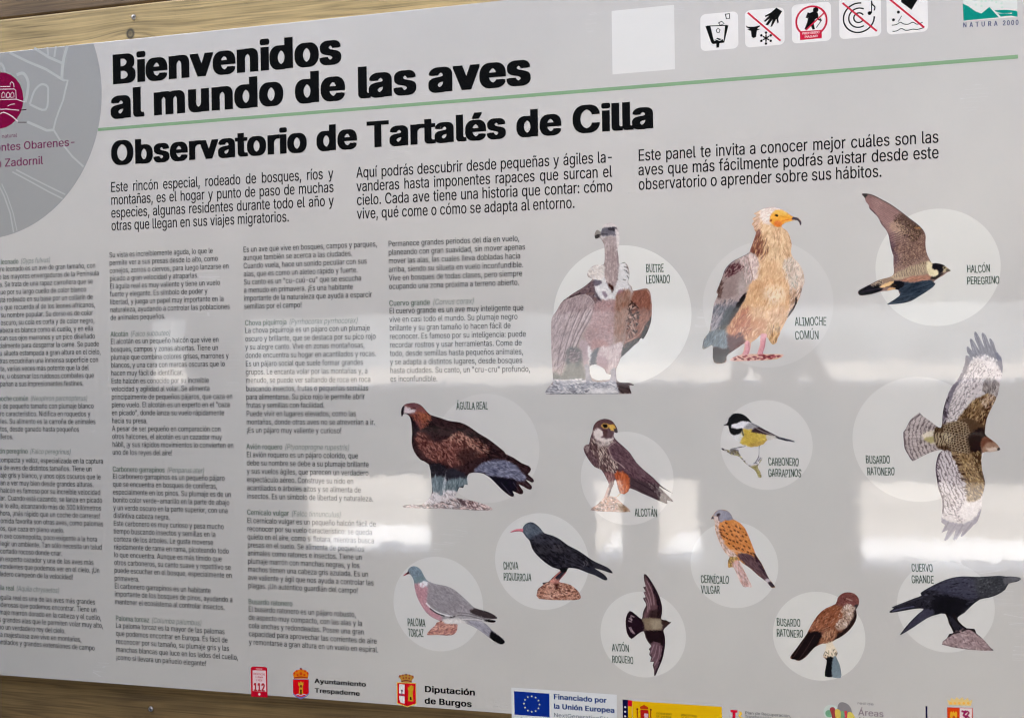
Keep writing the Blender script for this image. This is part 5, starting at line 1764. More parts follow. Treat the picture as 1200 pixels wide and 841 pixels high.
v.flecks([(230, 285), (335, 305), (330, 430), (440, 535), (330, 510), (270, 430)], 60, 5, 1.3, 60, [(204, 154, 160), (168, 116, 126)], .5, 20)
PW = [(335, 280), (400, 285), (480, 300), (540, 335), (600, 390), (650, 450), (690, 490), (600, 510), (520, 525), (440, 500), (370, 465), (325, 425), (335, 350)]
v.reg(PW, (146, 140, 144), 1.2)
v.grain(7, .3, .8, 35, PW, 13)
v.flecks(PW, 90, 7, 1.3, 38, [(164, 158, 160), (124, 118, 124)], .5, 12)
v.line([(470, 355), (500, 350), (520, 362)], .9, (110, 104, 110), .5)
v.line([(322, 430), (370, 478), (440, 512), (520, 530)], 1.7, (222, 222, 222), .9)
v.line([(350, 470), (400, 505), (455, 525)], 1.3, (46, 42, 46), .9)
v.reg([(500, 530), (540, 528), (530, 542), (505, 540)], (40, 38, 42), .6, .8)
v.line([(570, 440), (600, 450), (590, 490)], .9, (196, 180, 180), .5)
v.reg([(690, 468), (760, 485), (820, 508), (858, 537), (850, 548), (780, 545), (700, 520), (650, 490)], (60, 50, 52), .8)
v.reg([(750, 555), (842, 558), (846, 574), (800, 576)], (30, 26, 28), .6)
v.lines([[(560, 520), (640, 525), (740, 550)], [(560, 500), (650, 510), (760, 545)]], .9, (84, 76, 80), .7)
v.line([(590, 550), (680, 550), (760, 562)], 1.0, (212, 208, 208), .8)
v.reg([(430, 560), (520, 540), (600, 555), (620, 585), (560, 590), (480, 590)], (206, 202, 196), 1.2)
v.reg([(640, 565), (740, 570), (830, 640), (805, 690), (700, 618)], (150, 148, 158), 1)
v.flecks([(640, 565), (740, 570), (830, 640), (800, 685), (700, 618)], 30, 8, 1.2, 42, [(172, 170, 178), (120, 118, 130)], .6, 8)
v.reg([(815, 640), (880, 682), (916, 716), (906, 737), (878, 740), (806, 695)], (26, 24, 28), .8)
RP = [(325, 670), (350, 630), (390, 598), (400, 572), (430, 562), (470, 590), (558, 595), (550, 640), (520, 668), (400, 668)]
v.reg(RP, (186, 128, 110), .8)
v.flecks(RP, 90, 7, 1.7, 160, [(212, 160, 140), (142, 84, 76), (200, 140, 120), (160, 96, 92)], .8, 30)
v.build()

# ---- crag martin
M1 = (690, 660, 6.008)
v = Bird('martin_picture', 'picture of a crag martin in flight with narrow dark wings', (60, 44, 46), 10)
v.outline((M1, [(388, 80), (400, 74), (420, 95), (450, 140), (478, 190), (500, 240), (515, 300), (515, 350), (510, 390), (545, 398), (565, 410), (582, 412), (565, 425), (545, 445), (525, 470), (535, 510), (538, 560), (530, 620), (515, 680), (490, 740), (470, 785), (460, 785), (460, 750), (450, 715), (458, 690), (432, 690), (440, 660), (425, 640), (432, 615), (422, 600),
                (440, 580), (420, 555), (400, 520), (385, 475), (340, 500), (300, 530), (270, 490), (260, 430), (262, 380), (288, 332), (330, 358), (372, 390), (380, 350), (390, 320), (405, 290), (390, 260), (382, 240), (400, 235), (385, 200), (400, 195), (382, 165), (400, 160), (390, 120)]), k=2)
v.frame(*M1)
v.reg([(400, 90), (450, 160), (480, 260), (500, 380), (400, 385), (385, 370), (410, 290), (395, 200)], (98, 68, 72), 1.5)
v.lines([[(400, 150), (430, 230), (440, 290)], [(392, 200), (420, 260), (430, 320)], [(395, 245), (415, 290), (415, 340)], [(410, 120), (450, 210), (460, 290)]], .9, (176, 140, 146), .7)
v.reg([(400, 74), (450, 140), (500, 240), (516, 330), (505, 390), (480, 370), (480, 280), (450, 180), (410, 110)], (42, 28, 36), 1)
v.reg([(440, 330), (500, 330), (505, 390), (420, 385)], (46, 32, 32), 1.5, .8)
v.reg([(372, 395), (400, 382), (510, 392), (520, 440), (500, 472), (400, 470), (385, 440)], (124, 106, 84), 1)
v.reg([(440, 400), (510, 400), (520, 450), (450, 462)], (150, 136, 112), 1.5, .8)
v.reg([(512, 395), (548, 400), (582, 412), (560, 425), (525, 440)], (60, 44, 40), .8)
v.reg([(400, 475), (500, 472), (530, 500), (535, 600), (500, 560), (440, 560), (410, 520)], (36, 24, 28), 1)
v.reg([(440, 560), (500, 560), (520, 620), (500, 700), (468, 780), (455, 700), (435, 640)], (104, 76, 84), 1.2)
v.lines([[(480, 570), (465, 640), (440, 685)], [(500, 580), (490, 660), (460, 720)], [(460, 570), (440, 620), (430, 640)], [(512, 600), (500, 680), (470, 760)]], .9, (170, 138, 146), .7)
v.reg([(530, 500), (540, 560), (530, 630), (500, 720), (470, 785), (462, 780), (495, 690), (515, 600)], (44, 30, 38), .8)
v.reg([(262, 380), (288, 334), (375, 395), (385, 470), (300, 528), (268, 490)], (40, 26, 34), .8)
v.lines([[(298, 365), (318, 375)], [(285, 385), (305, 395)], [(280, 402), (300, 410)], [(296, 372), (300, 400)], [(285, 450), (300, 480)], [(295, 448), (312, 490)], [(305, 470), (322, 492)]], 1.1, (186, 160, 166), .8)
v.build()

# ---- kestrel
K1 = (790, 580, 6.471)
v = Bird('kestrel_picture', 'picture of a kestrel with orange spotted back and grey head', (206, 128, 60), 11)
v.outline((K1, [(280, 175), (295, 150), (320, 118), (360, 107), (405, 118), (435, 150), (450, 182), (500, 210), (540, 255), (565, 310), (585, 360), (605, 410), (620, 450), (660, 510), (690, 570), (720, 630), (765, 690), (762, 698), (735, 698), (700, 655), (640, 610), (580, 555), (520, 515), (490, 490), (520, 550), (590, 690),
                (560, 692), (522, 692), (480, 610), (450, 545), (415, 550), (408, 530), (410, 490), (420, 470), (385, 430), (355, 380), (330, 320), (312, 260), (308, 200), (295, 178), (285, 182)]), k=2)
v.frame(*K1)
v.reg([(290, 160), (320, 116), (365, 105), (420, 128), (452, 185), (400, 195), (345, 200), (330, 160)], (144, 142, 154), 1)
v.reg([(295, 165), (330, 160), (345, 200), (320, 215), (305, 190)], (206, 186, 176), .8)
v.reg([(322, 145), (348, 140), (345, 158), (325, 158)], (44, 30, 36), .5)
v.line([(335, 155), (340, 190)], 1.5, (100, 80, 84), .8)
v.reg([(280, 168), (298, 160), (300, 178), (286, 182)], (84, 84, 92), .4)
v.reg([(308, 200), (345, 205), (350, 300), (390, 380), (450, 430), (480, 470), (440, 500), (385, 430), (335, 330)], (206, 178, 160), 1.2)
v.flecks([(308, 200), (345, 205), (390, 380), (480, 470), (385, 430), (335, 330)], 60, 4, 1.0, 70, [(170, 130, 112), (224, 206, 192), (150, 110, 100)], .7, 15)
KB = [(345, 215), (400, 190), (455, 188), (500, 212), (545, 265), (570, 330), (600, 400), (600, 465), (540, 440), (490, 425), (440, 410), (380, 340), (345, 280)]
v.reg(KB, (208, 126, 58), .8)
v.flecks(KB, 90, 5, 1.4, 50, [(226, 150, 84), (190, 106, 44)], .5, 25)
rk = random.Random(5)
spots = [(360, 300), (378, 312), (400, 325), (425, 338), (450, 347), (478, 355), (503, 342), (545, 350), (570, 398), (585, 440), (530, 385), (460, 265), (485, 278), (415, 240), (440, 300), (400, 290),
         (520, 310), (500, 250), (470, 235), (395, 210), (370, 235), (380, 265), (430, 270), (475, 310), (545, 300), (560, 430), (490, 400), (450, 385), (520, 410), (350, 260), (352, 280), (470, 405), (415, 365), (575, 470)]
for (a, b_) in spots:
    v.line([(a - 4, b_ - 3), (a + 5, b_ + 4)], 1.5, (96, 44, 34), .9, smooth=False)
v.flecks([(355, 220), (500, 215), (560, 320), (590, 440), (440, 400), (360, 290)], 45, 1.8, 1.3, 50, (150, 76, 40), .7)
v.line([(440, 415), (500, 432), (590, 465)], 1.2, (206, 170, 140), .6)
v.reg([(480, 450), (530, 440), (595, 460), (640, 520), (700, 590), (720, 640), (690, 655), (620, 590), (540, 525)], (94, 66, 70), .8)
v.reg([(600, 440), (622, 455), (690, 570), (715, 625), (700, 630), (640, 540)], (54, 38, 48), .7)
v.flecks([(480, 450), (595, 460), (700, 590), (690, 650), (540, 525)], 40, 9, 1.1, 48, [(120, 92, 94), (68, 46, 52)], .6, 7)
v.reg([(690, 640), (715, 632), (735, 655), (715, 670)], (186, 176, 180), .7)
v.reg([(712, 662), (735, 655), (767, 690), (735, 700)], (56, 46, 54), .6)
v.reg([(405, 480), (440, 465), (480, 475), (480, 510), (440, 545), (410, 550)], (190, 148, 76), .8)
v.flecks([(405, 480), (480, 475), (440, 545)], 22, 5, 1.3, 80, [(226, 190, 120), (120, 88, 50)], .8, 30)
PST = [(440, 520), (490, 495), (520, 550), (590, 690), (520, 694), (470, 590)]
v.reg(PST, (196, 166, 158), .8)
v.flecks(PST, 60, 8, 1.5, 68, [(220, 196, 186), (160, 124, 116), (210, 150, 136)], .7, 12)
v.build()

# ---- perched buzzard
Z1 = (890, 640, 3.871)
v = Bird('buzzard_picture', 'picture of a brown buzzard perched on a grey post', (122, 72, 52), 12)
v.outline((Z1, [(345, 260), (355, 232), (375, 213), (400, 207), (430, 213), (450, 235), (450, 265), (438, 285), (442, 310), (435, 340), (415, 370), (390, 395), (360, 415), (330, 432), (345, 460), (355, 485), (348, 500), (362, 530), (370, 565), (368, 596), (330, 592), (297, 588), (300, 550), (305, 515), (288, 500), (292, 485), (305, 445),
                (285, 440), (262, 450), (245, 462), (210, 500), (180, 518), (160, 512), (142, 508), (142, 495), (165, 465), (190, 430), (215, 395), (235, 355), (265, 310), (300, 280)]), k=2)
v.frame(*Z1)
v.reg([(345, 260), (375, 212), (430, 212), (452, 250), (438, 285), (390, 270)], (118, 66, 60), 1)
v.flecks([(345, 260), (375, 212), (430, 212), (440, 285)], 30, 3, 1, 60, [(166, 118, 110), (80, 40, 36)], .7, 25)
v.line([(395, 235), (420, 245)], 1.2, (206, 180, 160), .6)
v.reg([(432, 265), (448, 262), (442, 285), (432, 280)], (60, 52, 54), .4)
v.reg([(220, 385), (265, 312), (330, 268), (380, 290), (375, 330), (330, 370), (280, 385)], (142, 80, 52), 1.2)
v.flecks([(220, 385), (265, 312), (330, 268), (385, 290), (330, 370)], 90, 5, 1.2, 130, [(176, 110, 74), (84, 40, 28), (190, 140, 108), (110, 58, 40)], .75, 14)
v.reg([(380, 270), (435, 275), (425, 340), (370, 380), (345, 360), (380, 320)], (172, 146, 126), 1.3)
v.flecks([(380, 270), (435, 275), (425, 340), (350, 375)], 60, 4, 1.3, 60, [(222, 208, 196), (110, 66, 46), (196, 170, 150)], .85, 25)
v.reg([(432, 280), (444, 310), (435, 345), (400, 388), (345, 425), (340, 405), (390, 370), (425, 320)], (46, 32, 30), 1)
v.reg([(275, 400), (340, 370), (350, 395), (330, 430), (290, 440), (270, 430)], (150, 96, 66), 1.2)
v.flecks([(275, 400), (340, 370), (330, 430), (285, 438)], 30, 5, 1.2, 110, [(196, 150, 116), (96, 54, 38)], .8, 15)
v.reg([(142, 500), (190, 430), (222, 390), (280, 388), (265, 445), (210, 500), (180, 518)], (34, 24, 24), 1)
v.lines([[(215, 400), (180, 460), (155, 500)], [(250, 400), (215, 460), (180, 510)]], .9, (70, 52, 48), .7)
v.line([(225, 385), (280, 380), (320, 365)], .9, (70, 40, 30), .7)
v.reg([(300, 440), (345, 432), (352, 480), (345, 500), (290, 502), (295, 480)], (216, 200, 170), .8)
v.flecks([(290, 470), (355, 470), (345, 512), (290, 512)], 18, 4, 1.3, 90, [(120, 100, 76), (60, 48, 40), (226, 214, 190)], .85, 20)
v.reg([(300, 510), (335, 505), (330, 595), (296, 590)], (24, 24, 28), .6)
v.reg([(334, 500), (358, 512), (372, 565), (369, 598), (330, 594)], (112, 130, 138), .6)
v.build()

# ---- raven
v = Bird('raven_picture', 'picture of a black raven leaning forward on a pink rock', (40, 38, 48), 13)
v.sat = 0.6
v.outline((Z1, [(730, 210), (770, 185), (820, 160), (870, 142), (920, 135), (980, 137), (1040, 135), (1090, 132), (1120, 136), (1140, 135), (1180, 140), (1185, 150), (1165, 160), (1130, 168), (1115, 195), (1080, 218), (1040, 232), (1000, 240), (960, 270), (930, 300), (900, 320), (905, 340), (940, 370),
                (975, 372), (983, 392), (1010, 415), (1050, 460), (1056, 472), (940, 466), (828, 444), (850, 415), (862, 395), (880, 390), (860, 350), (843, 305), (800, 310), (760, 325), (700, 365), (642, 400), (645, 388), (680, 345), (720, 305), (745, 282), (700, 283), (650, 292), (595, 300), (592, 292), (610, 280), (600, 275), (650, 255), (700, 235), (735, 222)]), k=2)
v.frame(*Z1)
v.reg([(760, 195), (870, 142), (940, 136), (990, 160), (1000, 220), (940, 240), (860, 220), (800, 200)], (62, 62, 84), 2, .9)
v.flecks([(740, 210), (870, 142), (1000, 150), (1000, 230), (900, 300), (800, 300), (740, 270)], 110, 6, 1.4, 170, [(84, 84, 108), (26, 24, 30), (50, 48, 62), (34, 32, 42)], .6, 14)
v.reg([(980, 140), (1050, 135), (1120, 136), (1110, 195), (1040, 228), (1000, 225), (975, 180)], (58, 60, 66), 2, .9)
v.flecks([(980, 140), (1050, 135), (1110, 140), (1105, 195), (1010, 225)], 60, 4, 1.2, 150, [(96, 98, 104), (36, 36, 42)], .6, 25)
v.reg([(1112, 140), (1180, 140), (1186, 150), (1130, 168), (1112, 175)], (92, 92, 98), .8)
v.reg([(800, 230), (940, 245), (900, 320), (840, 305), (780, 300)], (28, 26, 32), 2, .9)
v.reg([(642, 400), (700, 330), (750, 285), (795, 300), (720, 350)], (62, 60, 84), 1.2, .8)
v.line([(605, 292), (650, 280), (700, 272)], 1.2, (96, 96, 140), .7)
v.line([(600, 278), (680, 250), (740, 230)], .9, (84, 82, 100), .5)
v.line([(848, 305), (862, 350), (885, 392)], 3.4, (34, 28, 30), 1)
v.line([(880, 310), (905, 345), (960, 378)], 3.4, (34, 28, 30), 1)
RR = [(828, 444), (850, 415), (880, 392), (940, 372), (985, 395), (1056, 472), (940, 466)]
v.reg(RR, (156, 124, 124), .8)
v.flecks(RR, 90, 6, 1.8, 20, [(190, 162, 160), (120, 84, 88), (176, 140, 140), (136, 100, 100)], .7, 30)
v.lines([[(862, 405), (880, 392), (905, 388)], [(920, 382), (950, 372), (985, 390)]], 2.4, (44, 34, 38), .9)
v.build()

# ================================================================== logos, pictograms, crests
PXM = 1 / 836.0      # one survey pixel at the middle of the board, metres


class Mark(Flat):
    def __init__(self, ox, oy, s):
        super().__init__()
        self.o, self.s = np.array([ox, oy], float), s
        self.k = 0

    def m(self, pts):
        return SA(np.asarray(pts, float).reshape(-1, 2) / self.s + self.o)

    def up(self):
        self.k += 1
        return self.k * 2.5e-6

    def P(self, pts, c, smooth=False):
        q = self.m(pts)
        if smooth: q = catmull(q, 4)
        return self.poly(q, c, self.up())

    def L(self, pts, w, c, smooth=False, closed=False):
        q = self.m(pts)
        if smooth: q = catmull(q, 4, closed)
        return self.line(q, w * PXM, c, self.up(), closed)

    def D(self, x, y, r, c):
        q = self.m([(x, y), (x + r, y), (x, y + r)])
        rr = (math.dist(q[0], q[1]) + math.dist(q[0], q[2])) / 2
        return self.disc(q[0][0], q[0][1], rr, c, lift=self.up(), n=24)

    def Rg(self, x, y, r, w, c, a0=0, a1=360):
        q = self.m([(x, y), (x + r, y), (x, y + r)])
        rr = (math.dist(q[0], q[1]) + math.dist(q[0], q[2])) / 2
        return self.ring(q[0][0], q[0][1], rr, w * PXM, c, a0, a1, self.up())

    def T(self, s, x0, y, x1, caph, c, spread=0.0, bold=0.003):
        a, b_, h_ = self.m([(x0, y), (x1, y), (x0, y - caph)])
        return self.text(s, a[0], a[1], b_[0] - a[0], abs(a[1] - h_[1]) / CAPR, c, 0.0, self.up(), 0, 3, spread)

    def rrect(self, x0, x1, y0, y1, r, c):
        """rounded square given by its corners' survey box, kept square to the board"""
        q = self.m([(x0, (y0 + y1) / 2), (x1, (y0 + y1) / 2), ((x0 + x1) / 2, y0), ((x0 + x1) / 2, y1)])
        cx, cy = (q[0][0] + q[1][0]) / 2, (q[2][1] + q[3][1]) / 2
        hw, hh = (q[1][0] - q[0][0]) / 2, (q[3][1] - q[2][1]) / 2
        r = r * hw
        P = []
        for sx, sy, a0 in ((1, 1, 0), (-1, 1, 90), (-1, -1, 180), (1, -1, 270)):
            for a in range(0, 91, 15):
                t = math.radians(a0 + a)
                P.append((cx + sx * (hw - r) + r * math.cos(t), cy + sy * (hh - r) + r * math.sin(t)))
        return self.poly(P, c, self.up())


# ---- park circle in the upper left
GC, GR = (-0.876685, -0.42531519), 0.22055561
tt = np.linspace(0, 2 * np.pi, 160, endpoint=False)
pts = np.c_[GC[0] + GR * np.cos(tt), GC[1] + GR * np.sin(tt)]
pts[:, 1] = np.maximum(pts[:, 1], TOP + 0.0005)
keep = [pts[0]]
for p in pts[1:]:
    if math.dist(p, keep[-1]) > 1e-4: keep.append(p)
Flat().poly(keep, (152, 152, 155)).build('park_circle', panel, L_CIRCLE, 'large mid grey circle cut off by the top edge')

LG = (171, 173, 175)
mk = Mark(0, 0, 4.0)     # lines read off a four-times enlargement of the top left corner
mk.L([(45, 248), (130, 290), (215, 325), (300, 378)], 3.4, LG)
mk.L([(300, 378), (318, 378), (312, 400), (296, 470), (262, 560), (250, 610)], 2.8, LG)
mk.L([(250, 610), (220, 612), (170, 590), (128, 572)], 3.6, LG)
mk.L([(290, 372), (292, 320), (300, 270), (316, 216)], 4.5, LG)
mk.L([(160, 226), (230, 270), (290, 296)], 3.6, LG)
mk.L([(222, 222), (226, 260)], 3.0, LG)
mk.L([(262, 218), (255, 268)], 3.0, LG)
mk.L([(0, 296), (14, 310), (24, 340)], 3.5, LG, True)
mk.L([(78, 352), (110, 345), (132, 385), (128, 440), (118, 480)], 4.2, LG, True)
mk.L([(140, 490), (160, 430), (190, 398), (218, 402), (226, 430), (214, 515), (140, 490)], 3.0, LG, True)
mk.L([(252, 610), (290, 672), (340, 735), (392, 782)], 2.6, LG)
mk.L([(75, 796), (150, 835), (240, 880), (306, 912)], 2.0, LG)
mk.L([(58, 806), (140, 850), (230, 900), (294, 932)], 2.0, LG)
mk.L([(-10, 860), (20, 920), (48, 1000), (64, 1090)], 2.2, LG)
mk.L([(8, 862), (34, 918), (62, 1000), (80, 1082)], 1.6, LG)
mk.build('park_emblem_lines', panel, L_CIRCLE - 0.00001)

MAG, PLUM = (122, 10, 66), (112, 42, 82)
mk = Mark(0, 0, 4.0)
mk.D(-2, 472, 121, MAG)
W = (214, 196, 206)
mk.L([(-40, 408), (48, 406), (48, 392), (54, 384), (64, 392), (66, 410)], 1.1, W)
mk.L([(-40, 420), (66, 418), (74, 424), (76, 466)], 1.0, W)
for cx in (16, 38, 58):
    mk.L([(cx - 8, 458), (cx - 7, 440), (cx, 432), (cx + 7, 440), (cx + 8, 456), (cx - 8, 458)], 0.9, W)
mk.L([(-40, 476), (0, 468), (76, 466), (100, 474), (116, 480)], 1.1, W)
mk.L([(36, 498), (52, 490), (70, 488)], 0.9, W)
mk.L([(-40, 516), (30, 512), (90, 518), (124, 514)], 1.2, W)
mk.L([(90, 518), (124, 514)], 1.2, (60, 20, 40))
mk.L([(-20, 548), (8, 530), (26, 530), (56, 546), (84, 570)], 1.4, W, True)
mk.L([(84, 574), (124, 574)], 0.9, (60, 20, 40))
mk.build('park_emblem', panel, L_PIC, 'round magenta castle and river emblem')
mk = Mark(0, 0, 4.0)
mk.T('parque natural', -70, 654, 80, 17, PLUM)
mk.build('park_name_text', panel, L_TOP)
mk = Mark(0, 0, 4.0)
mk.T('Montes Obarenes-', -64, 714, 350, 36, PLUM, 0.010)
mk.build('park_name_text', panel, L_TOP)
mk = Mark(0, 0, 4.0)
mk.T('San Zadornil', -74, 789, 203, 37, PLUM, 0.010)
mk.build('park_name_text', panel, L_TOP)

# ---- white square where a scanning code was printed
Mark(0, 0, 1).rrect(717.2, 790.5, 9.5, 84.5, 0.02, (210, 208, 210)).build('white_square', panel, L_CIRCLE, 'plain white square between the title and the pictograms')

# ---- five pictograms
RED, K = (184, 40, 66), (20, 18, 22)
TILE = (219, 216, 218)
mk = Mark(810, 0, 6.0)
mk.rrect(65, 331, 92, 352, 0.28, TILE)
mk.P([(100, 185), (135, 185), (160, 290), (228, 290), (238, 182), (262, 180), (232, 302), (152, 312), (140, 300)], K)
mk.L([(110, 185), (255, 181)], 1.1, K)
mk.P([(175, 300), (200, 298), (196, 335), (178, 338)], K)
mk.P([(150, 290), (185, 268), (222, 278), (232, 300), (152, 308)], K)
mk.L([(162, 288), (180, 278), (198, 288), (215, 280)], .8, TILE)
mk.L([(240, 102), (270, 98), (270, 132), (248, 134), (240, 102)], 1.1, K)
mk.L([(192, 162), (215, 152), (232, 168), (205, 180), (192, 162)], 1.0, K)
mk.L([(176, 215), (188, 200), (203, 212), (196, 232), (182, 230), (176, 215)], .9, K)
mk.build('pictogram', panel, L_CIRCLE, 'white square pictogram of litter falling into a bin')

mk = Mark(810, 0, 6.0)
mk.rrect(378, 656, 64, 326, 0.26, TILE)
mk.P([(600, 56), (640, 82), (622, 110), (612, 130), (616, 160), (606, 166), (598, 135), (570, 188), (558, 190), (572, 140), (540, 180), (522, 176), (552, 132), (520, 156), (510, 150), (548, 112), (522, 122), (518, 112), (560, 90)], K)
mk.P([(384, 182), (400, 190), (440, 190), (486, 180), (480, 192), (462, 202), (486, 208), (462, 216), (456, 262), (440, 270), (425, 262), (420, 220), (395, 210), (412, 204), (390, 196)], K)
for a in range(6):
    t = math.radians(90 + a * 60)
    mk.L([(526, 270), (526 + 26 * math.cos(t), 270 + 26 * math.sin(t))], 1.5, K)
    mk.D(526 + 38 * math.cos(t), 270 + 38 * math.sin(t), 9, K)
mk.L([(398, 92), (628, 288)], 1.9, RED)
mk.build('pictogram', panel, L_CIRCLE, 'white square pictogram of a hand and plants struck out in red')

mk = Mark(810, 0, 6.0)
mk.rrect(707, 984, 24, 298, 0.26, TILE)
mk.Rg(845, 150, 105, 2.0, RED)
mk.D(875, 72, 19, K)
mk.P([(828, 95), (860, 82), (890, 92), (895, 120), (870, 140), (862, 170), (870, 208), (852, 210), (840, 175), (808, 212), (796, 206), (815, 160), (822, 130)], K)
mk.P([(820, 88), (834, 94), (820, 132), (804, 126)], K)
mk.L([(880, 118), (898, 140), (918, 146)], 1.6, K)
mk.L([(908, 130), (912, 150), (880, 196)], .9, K)
mk.L([(935, 92), (806, 214)], 1.6, RED)
mk.P([(764, 222), (918, 212), (918, 270), (766, 284)], RED)
mk.T('PROHIBIDO', 780, 246, 902, 16, (236, 200, 206), 0.02)
mk.T('PASAR', 796, 270, 890, 16, (236, 200, 206), 0.02)
mk.build('pictogram', panel, L_CIRCLE, 'white square pictogram of a struck out hiker with a red no entry plate')

mk = Mark(970, 0, 5.217)
mk.rrect(70, 326, -28, 232, 0.26, TILE)
for r, a0, a1, w in ((30, 30, 330, 1.5), (60, 60, 300, 1.5), (92, -60 + 360 - 300, 280, 1.6)):
    mk.Rg(190, 110, r, w, K, a0, a1)
mk.Rg(190, 110, 92, 1.6, K, 15, 62)
mk.D(256, 82, 12, K)
mk.L([(268, 82), (268, 6)], 1.1, K)
mk.L([(268, 8), (272, 28), (288, 44), (284, 66)], 1.4, K, True)
mk.L([(90, 20), (300, 192)], 1.9, RED)
mk.build('pictogram', panel, L_CIRCLE, 'white square pictogram of sound rings and a note struck out in red')

mk = Mark(970, 0, 5.217)
mk.rrect(360, 612, -52, 204, 0.26, TILE)
mk.P([(455, -30), (562, -20), (512, 62), (448, 14)], K)
mk.D(432, 76, 9, K)
mk.D(402, 123, 9, K)
mk.L([(452, 98), (440, 120), (430, 134)], .7, K)
mk.L([(392, 156), (420, 152), (444, 138), (464, 148), (492, 150), (520, 138), (548, 150), (580, 138)], .9, K, True)
mk.L([(396, 194), (424, 190), (450, 176), (480, 188), (520, 180), (546, 182), (584, 172)], .9, K, True)
mk.L([(380, -2), (590, 170)], 1.9, RED)
mk.build('pictogram', panel, L_CIRCLE, 'white square pictogram of dumping into water struck out in red')

# ---- nature network logo, upper right corner
mk = Mark(970, 0, 5.217)
TEAL = (20, 132, 122)
mk.P([(826, -60), (1158, -76), (1160, 106), (830, 130)], (206, 208, 208))
mk.P([(826, -60), (1156, -76), (1157, -30), (1080, -10), (1000, -22), (900, 4), (826, -8)], (40, 110, 130))
mk.P([(826, 24), (860, 40), (905, 72), (940, 84), (988, 44), (1046, 108), (830, 128)], TEAL)
mk.P([(1020, 66), (1090, 62), (1158, 70), (1120, 80), (1060, 82)], TEAL, True)
mk.P([(1040, 84), (1100, 84), (1158, 88), (1158, 96), (1090, 100), (1058, 104)], TEAL)
mk.P([(1130, 72), (1159, 72), (1160, 104), (1122, 98)], TEAL)
for x, y in ((905, 30), (940, 38), (965, 8), (1005, 4), (1030, 14), (1062, 22), (1066, 48), (940, 10)):
    mk.D(x, y, 7, (186, 206, 198))
mk.build('nature_logo', panel, L_CIRCLE, 'teal mountains and water logo in the upper right corner')
mk = Mark(970, 0, 5.217)
for ch, x in zip('NATURA', (826, 866, 902, 938, 978, 1016)):
    mk.T(ch, x, 170 - (x - 826) * 0.05, x + 22, 30, (66, 76, 116), 0.02)
for ch, x in zip('2000', (1068, 1094, 1120, 1147)):
    mk.T(ch, x, 158 - (x - 1068) * 0.05, x + 19, 30, (66, 76, 116), 0.02)
mk.build('nature_network_text', panel, L_TOP)

# ---- emergency telephone
mk = Mark(280, 770, 7.5)
RD = (190, 16, 52)
mk.P([(112, 82), (120, 78), (232, 82), (246, 90), (248, 100), (252, 350), (108, 342), (104, 92)], RD)
mk.P([(120, 110), (236, 114), (240, 300), (122, 292)], (222, 196, 204))
mk.L([(150, 98), (205, 100)], .9, (230, 190, 200))
mk.T('EMERGENCIAS', 126, 150, 228, 18, RD, 0.01)
mk.T('LLAMA', 145, 176, 212, 16, RD, 0.01)
mk.T('Y PIDE', 150, 205, 205, 16, RD, 0.01)
mk.T('112', 125, 288, 228, 66, (176, 14, 48), 0.05)
mk.D(180, 321, 11, (236, 210, 214))
mk.build('emergency_phone_logo', panel, L_PIC, 'red telephone symbol reading 112')

# ---- town crest
GOLD, OR = (214, 120, 40), (196, 62, 34)
mk = Mark(280, 770, 7.5)
mk.P([(474, 190), (614, 190), (616, 320), (590, 345), (545, 366), (500, 345), (476, 320)], (120, 116, 176))
mk.P([(476, 192), (612, 192), (613, 310), (580, 338), (545, 346), (505, 338), (477, 310)], (206, 30, 40))
mk.P([(526, 320), (530, 250), (522, 240), (522, 212), (534, 222), (545, 206), (556, 222), (568, 212), (566, 240), (560, 250), (564, 320)], (206, 150, 50))
mk.P([(538, 320), (538, 284), (545, 276), (552, 284), (552, 320)], (60, 30, 30))
mk.P([(536, 240), (554, 240), (554, 262), (536, 262)], (120, 60, 40))
mk.L([(500, 330), (520, 322), (545, 334), (570, 322), (595, 330)], 1.0, (190, 196, 220), True)
mk.P([(484, 184), (476, 150), (480, 128), (505, 110), (535, 104), (555, 104), (585, 112), (610, 130), (612, 150), (604, 184)], GOLD)
for x, y, r in ((486, 138, 9), (508, 118, 9), (545, 100, 10), (582, 118, 9), (604, 138, 9), (545, 140, 12), (515, 152, 9), (575, 152, 9)):
    mk.D(x, y, r, OR)
mk.L([(484, 178), (545, 170), (606, 178)], 1.3, (150, 40, 40), True)
mk.L([(545, 88), (545, 106)], .8, (60, 60, 70))
mk.L([(538, 96), (552, 96)], .7, (60, 60, 70))
mk.build('town_crest', panel, L_PIC, 'red crest with a gold tower under a crown')
mk = Mark(280, 770, 7.5)
mk.T('Ayuntamiento', 662, 222, 1116, 38, K, 0.032, 0.005)
mk.T('Trespaderne', 664, 305, 1062, 38, K, 0.032, 0.005)
mk.build('town_name_text', panel, L_TOP)

# ---- provincial crest
mk = Mark(440, 770, 7.5)
mk.P([(186, 216), (356, 222), (360, 408), (280, 436), (190, 404)], (220, 196, 100))
mk.P([(192, 222), (352, 228), (355, 402), (280, 428), (195, 398)], (206, 24, 44))
mk.P([(208, 232), (256, 236), (256, 320), (208, 314)], (224, 222, 226))
mk.P([(208, 334), (256, 340), (256, 404), (222, 396), (212, 370)], (224, 222, 226))
mk.D(232, 290, 9, (110, 100, 110))
mk.L([(232, 300), (232, 318), (222, 326)], 1.1, (110, 90, 110))
mk.L([(214, 326), (250, 330)], 1.1, (120, 60, 100))
mk.P([(286, 382), (290, 290), (284, 280), (286, 254), (298, 262), (300, 240), (314, 252), (318, 236), (326, 252), (334, 246), (334, 284), (326, 292), (332, 386)], (196, 156, 46))
mk.P([(302, 372), (302, 350), (310, 342), (318, 350), (318, 372)], (70, 50, 30))
mk.L([(266, 230), (270, 424)], .9, (150, 16, 36))
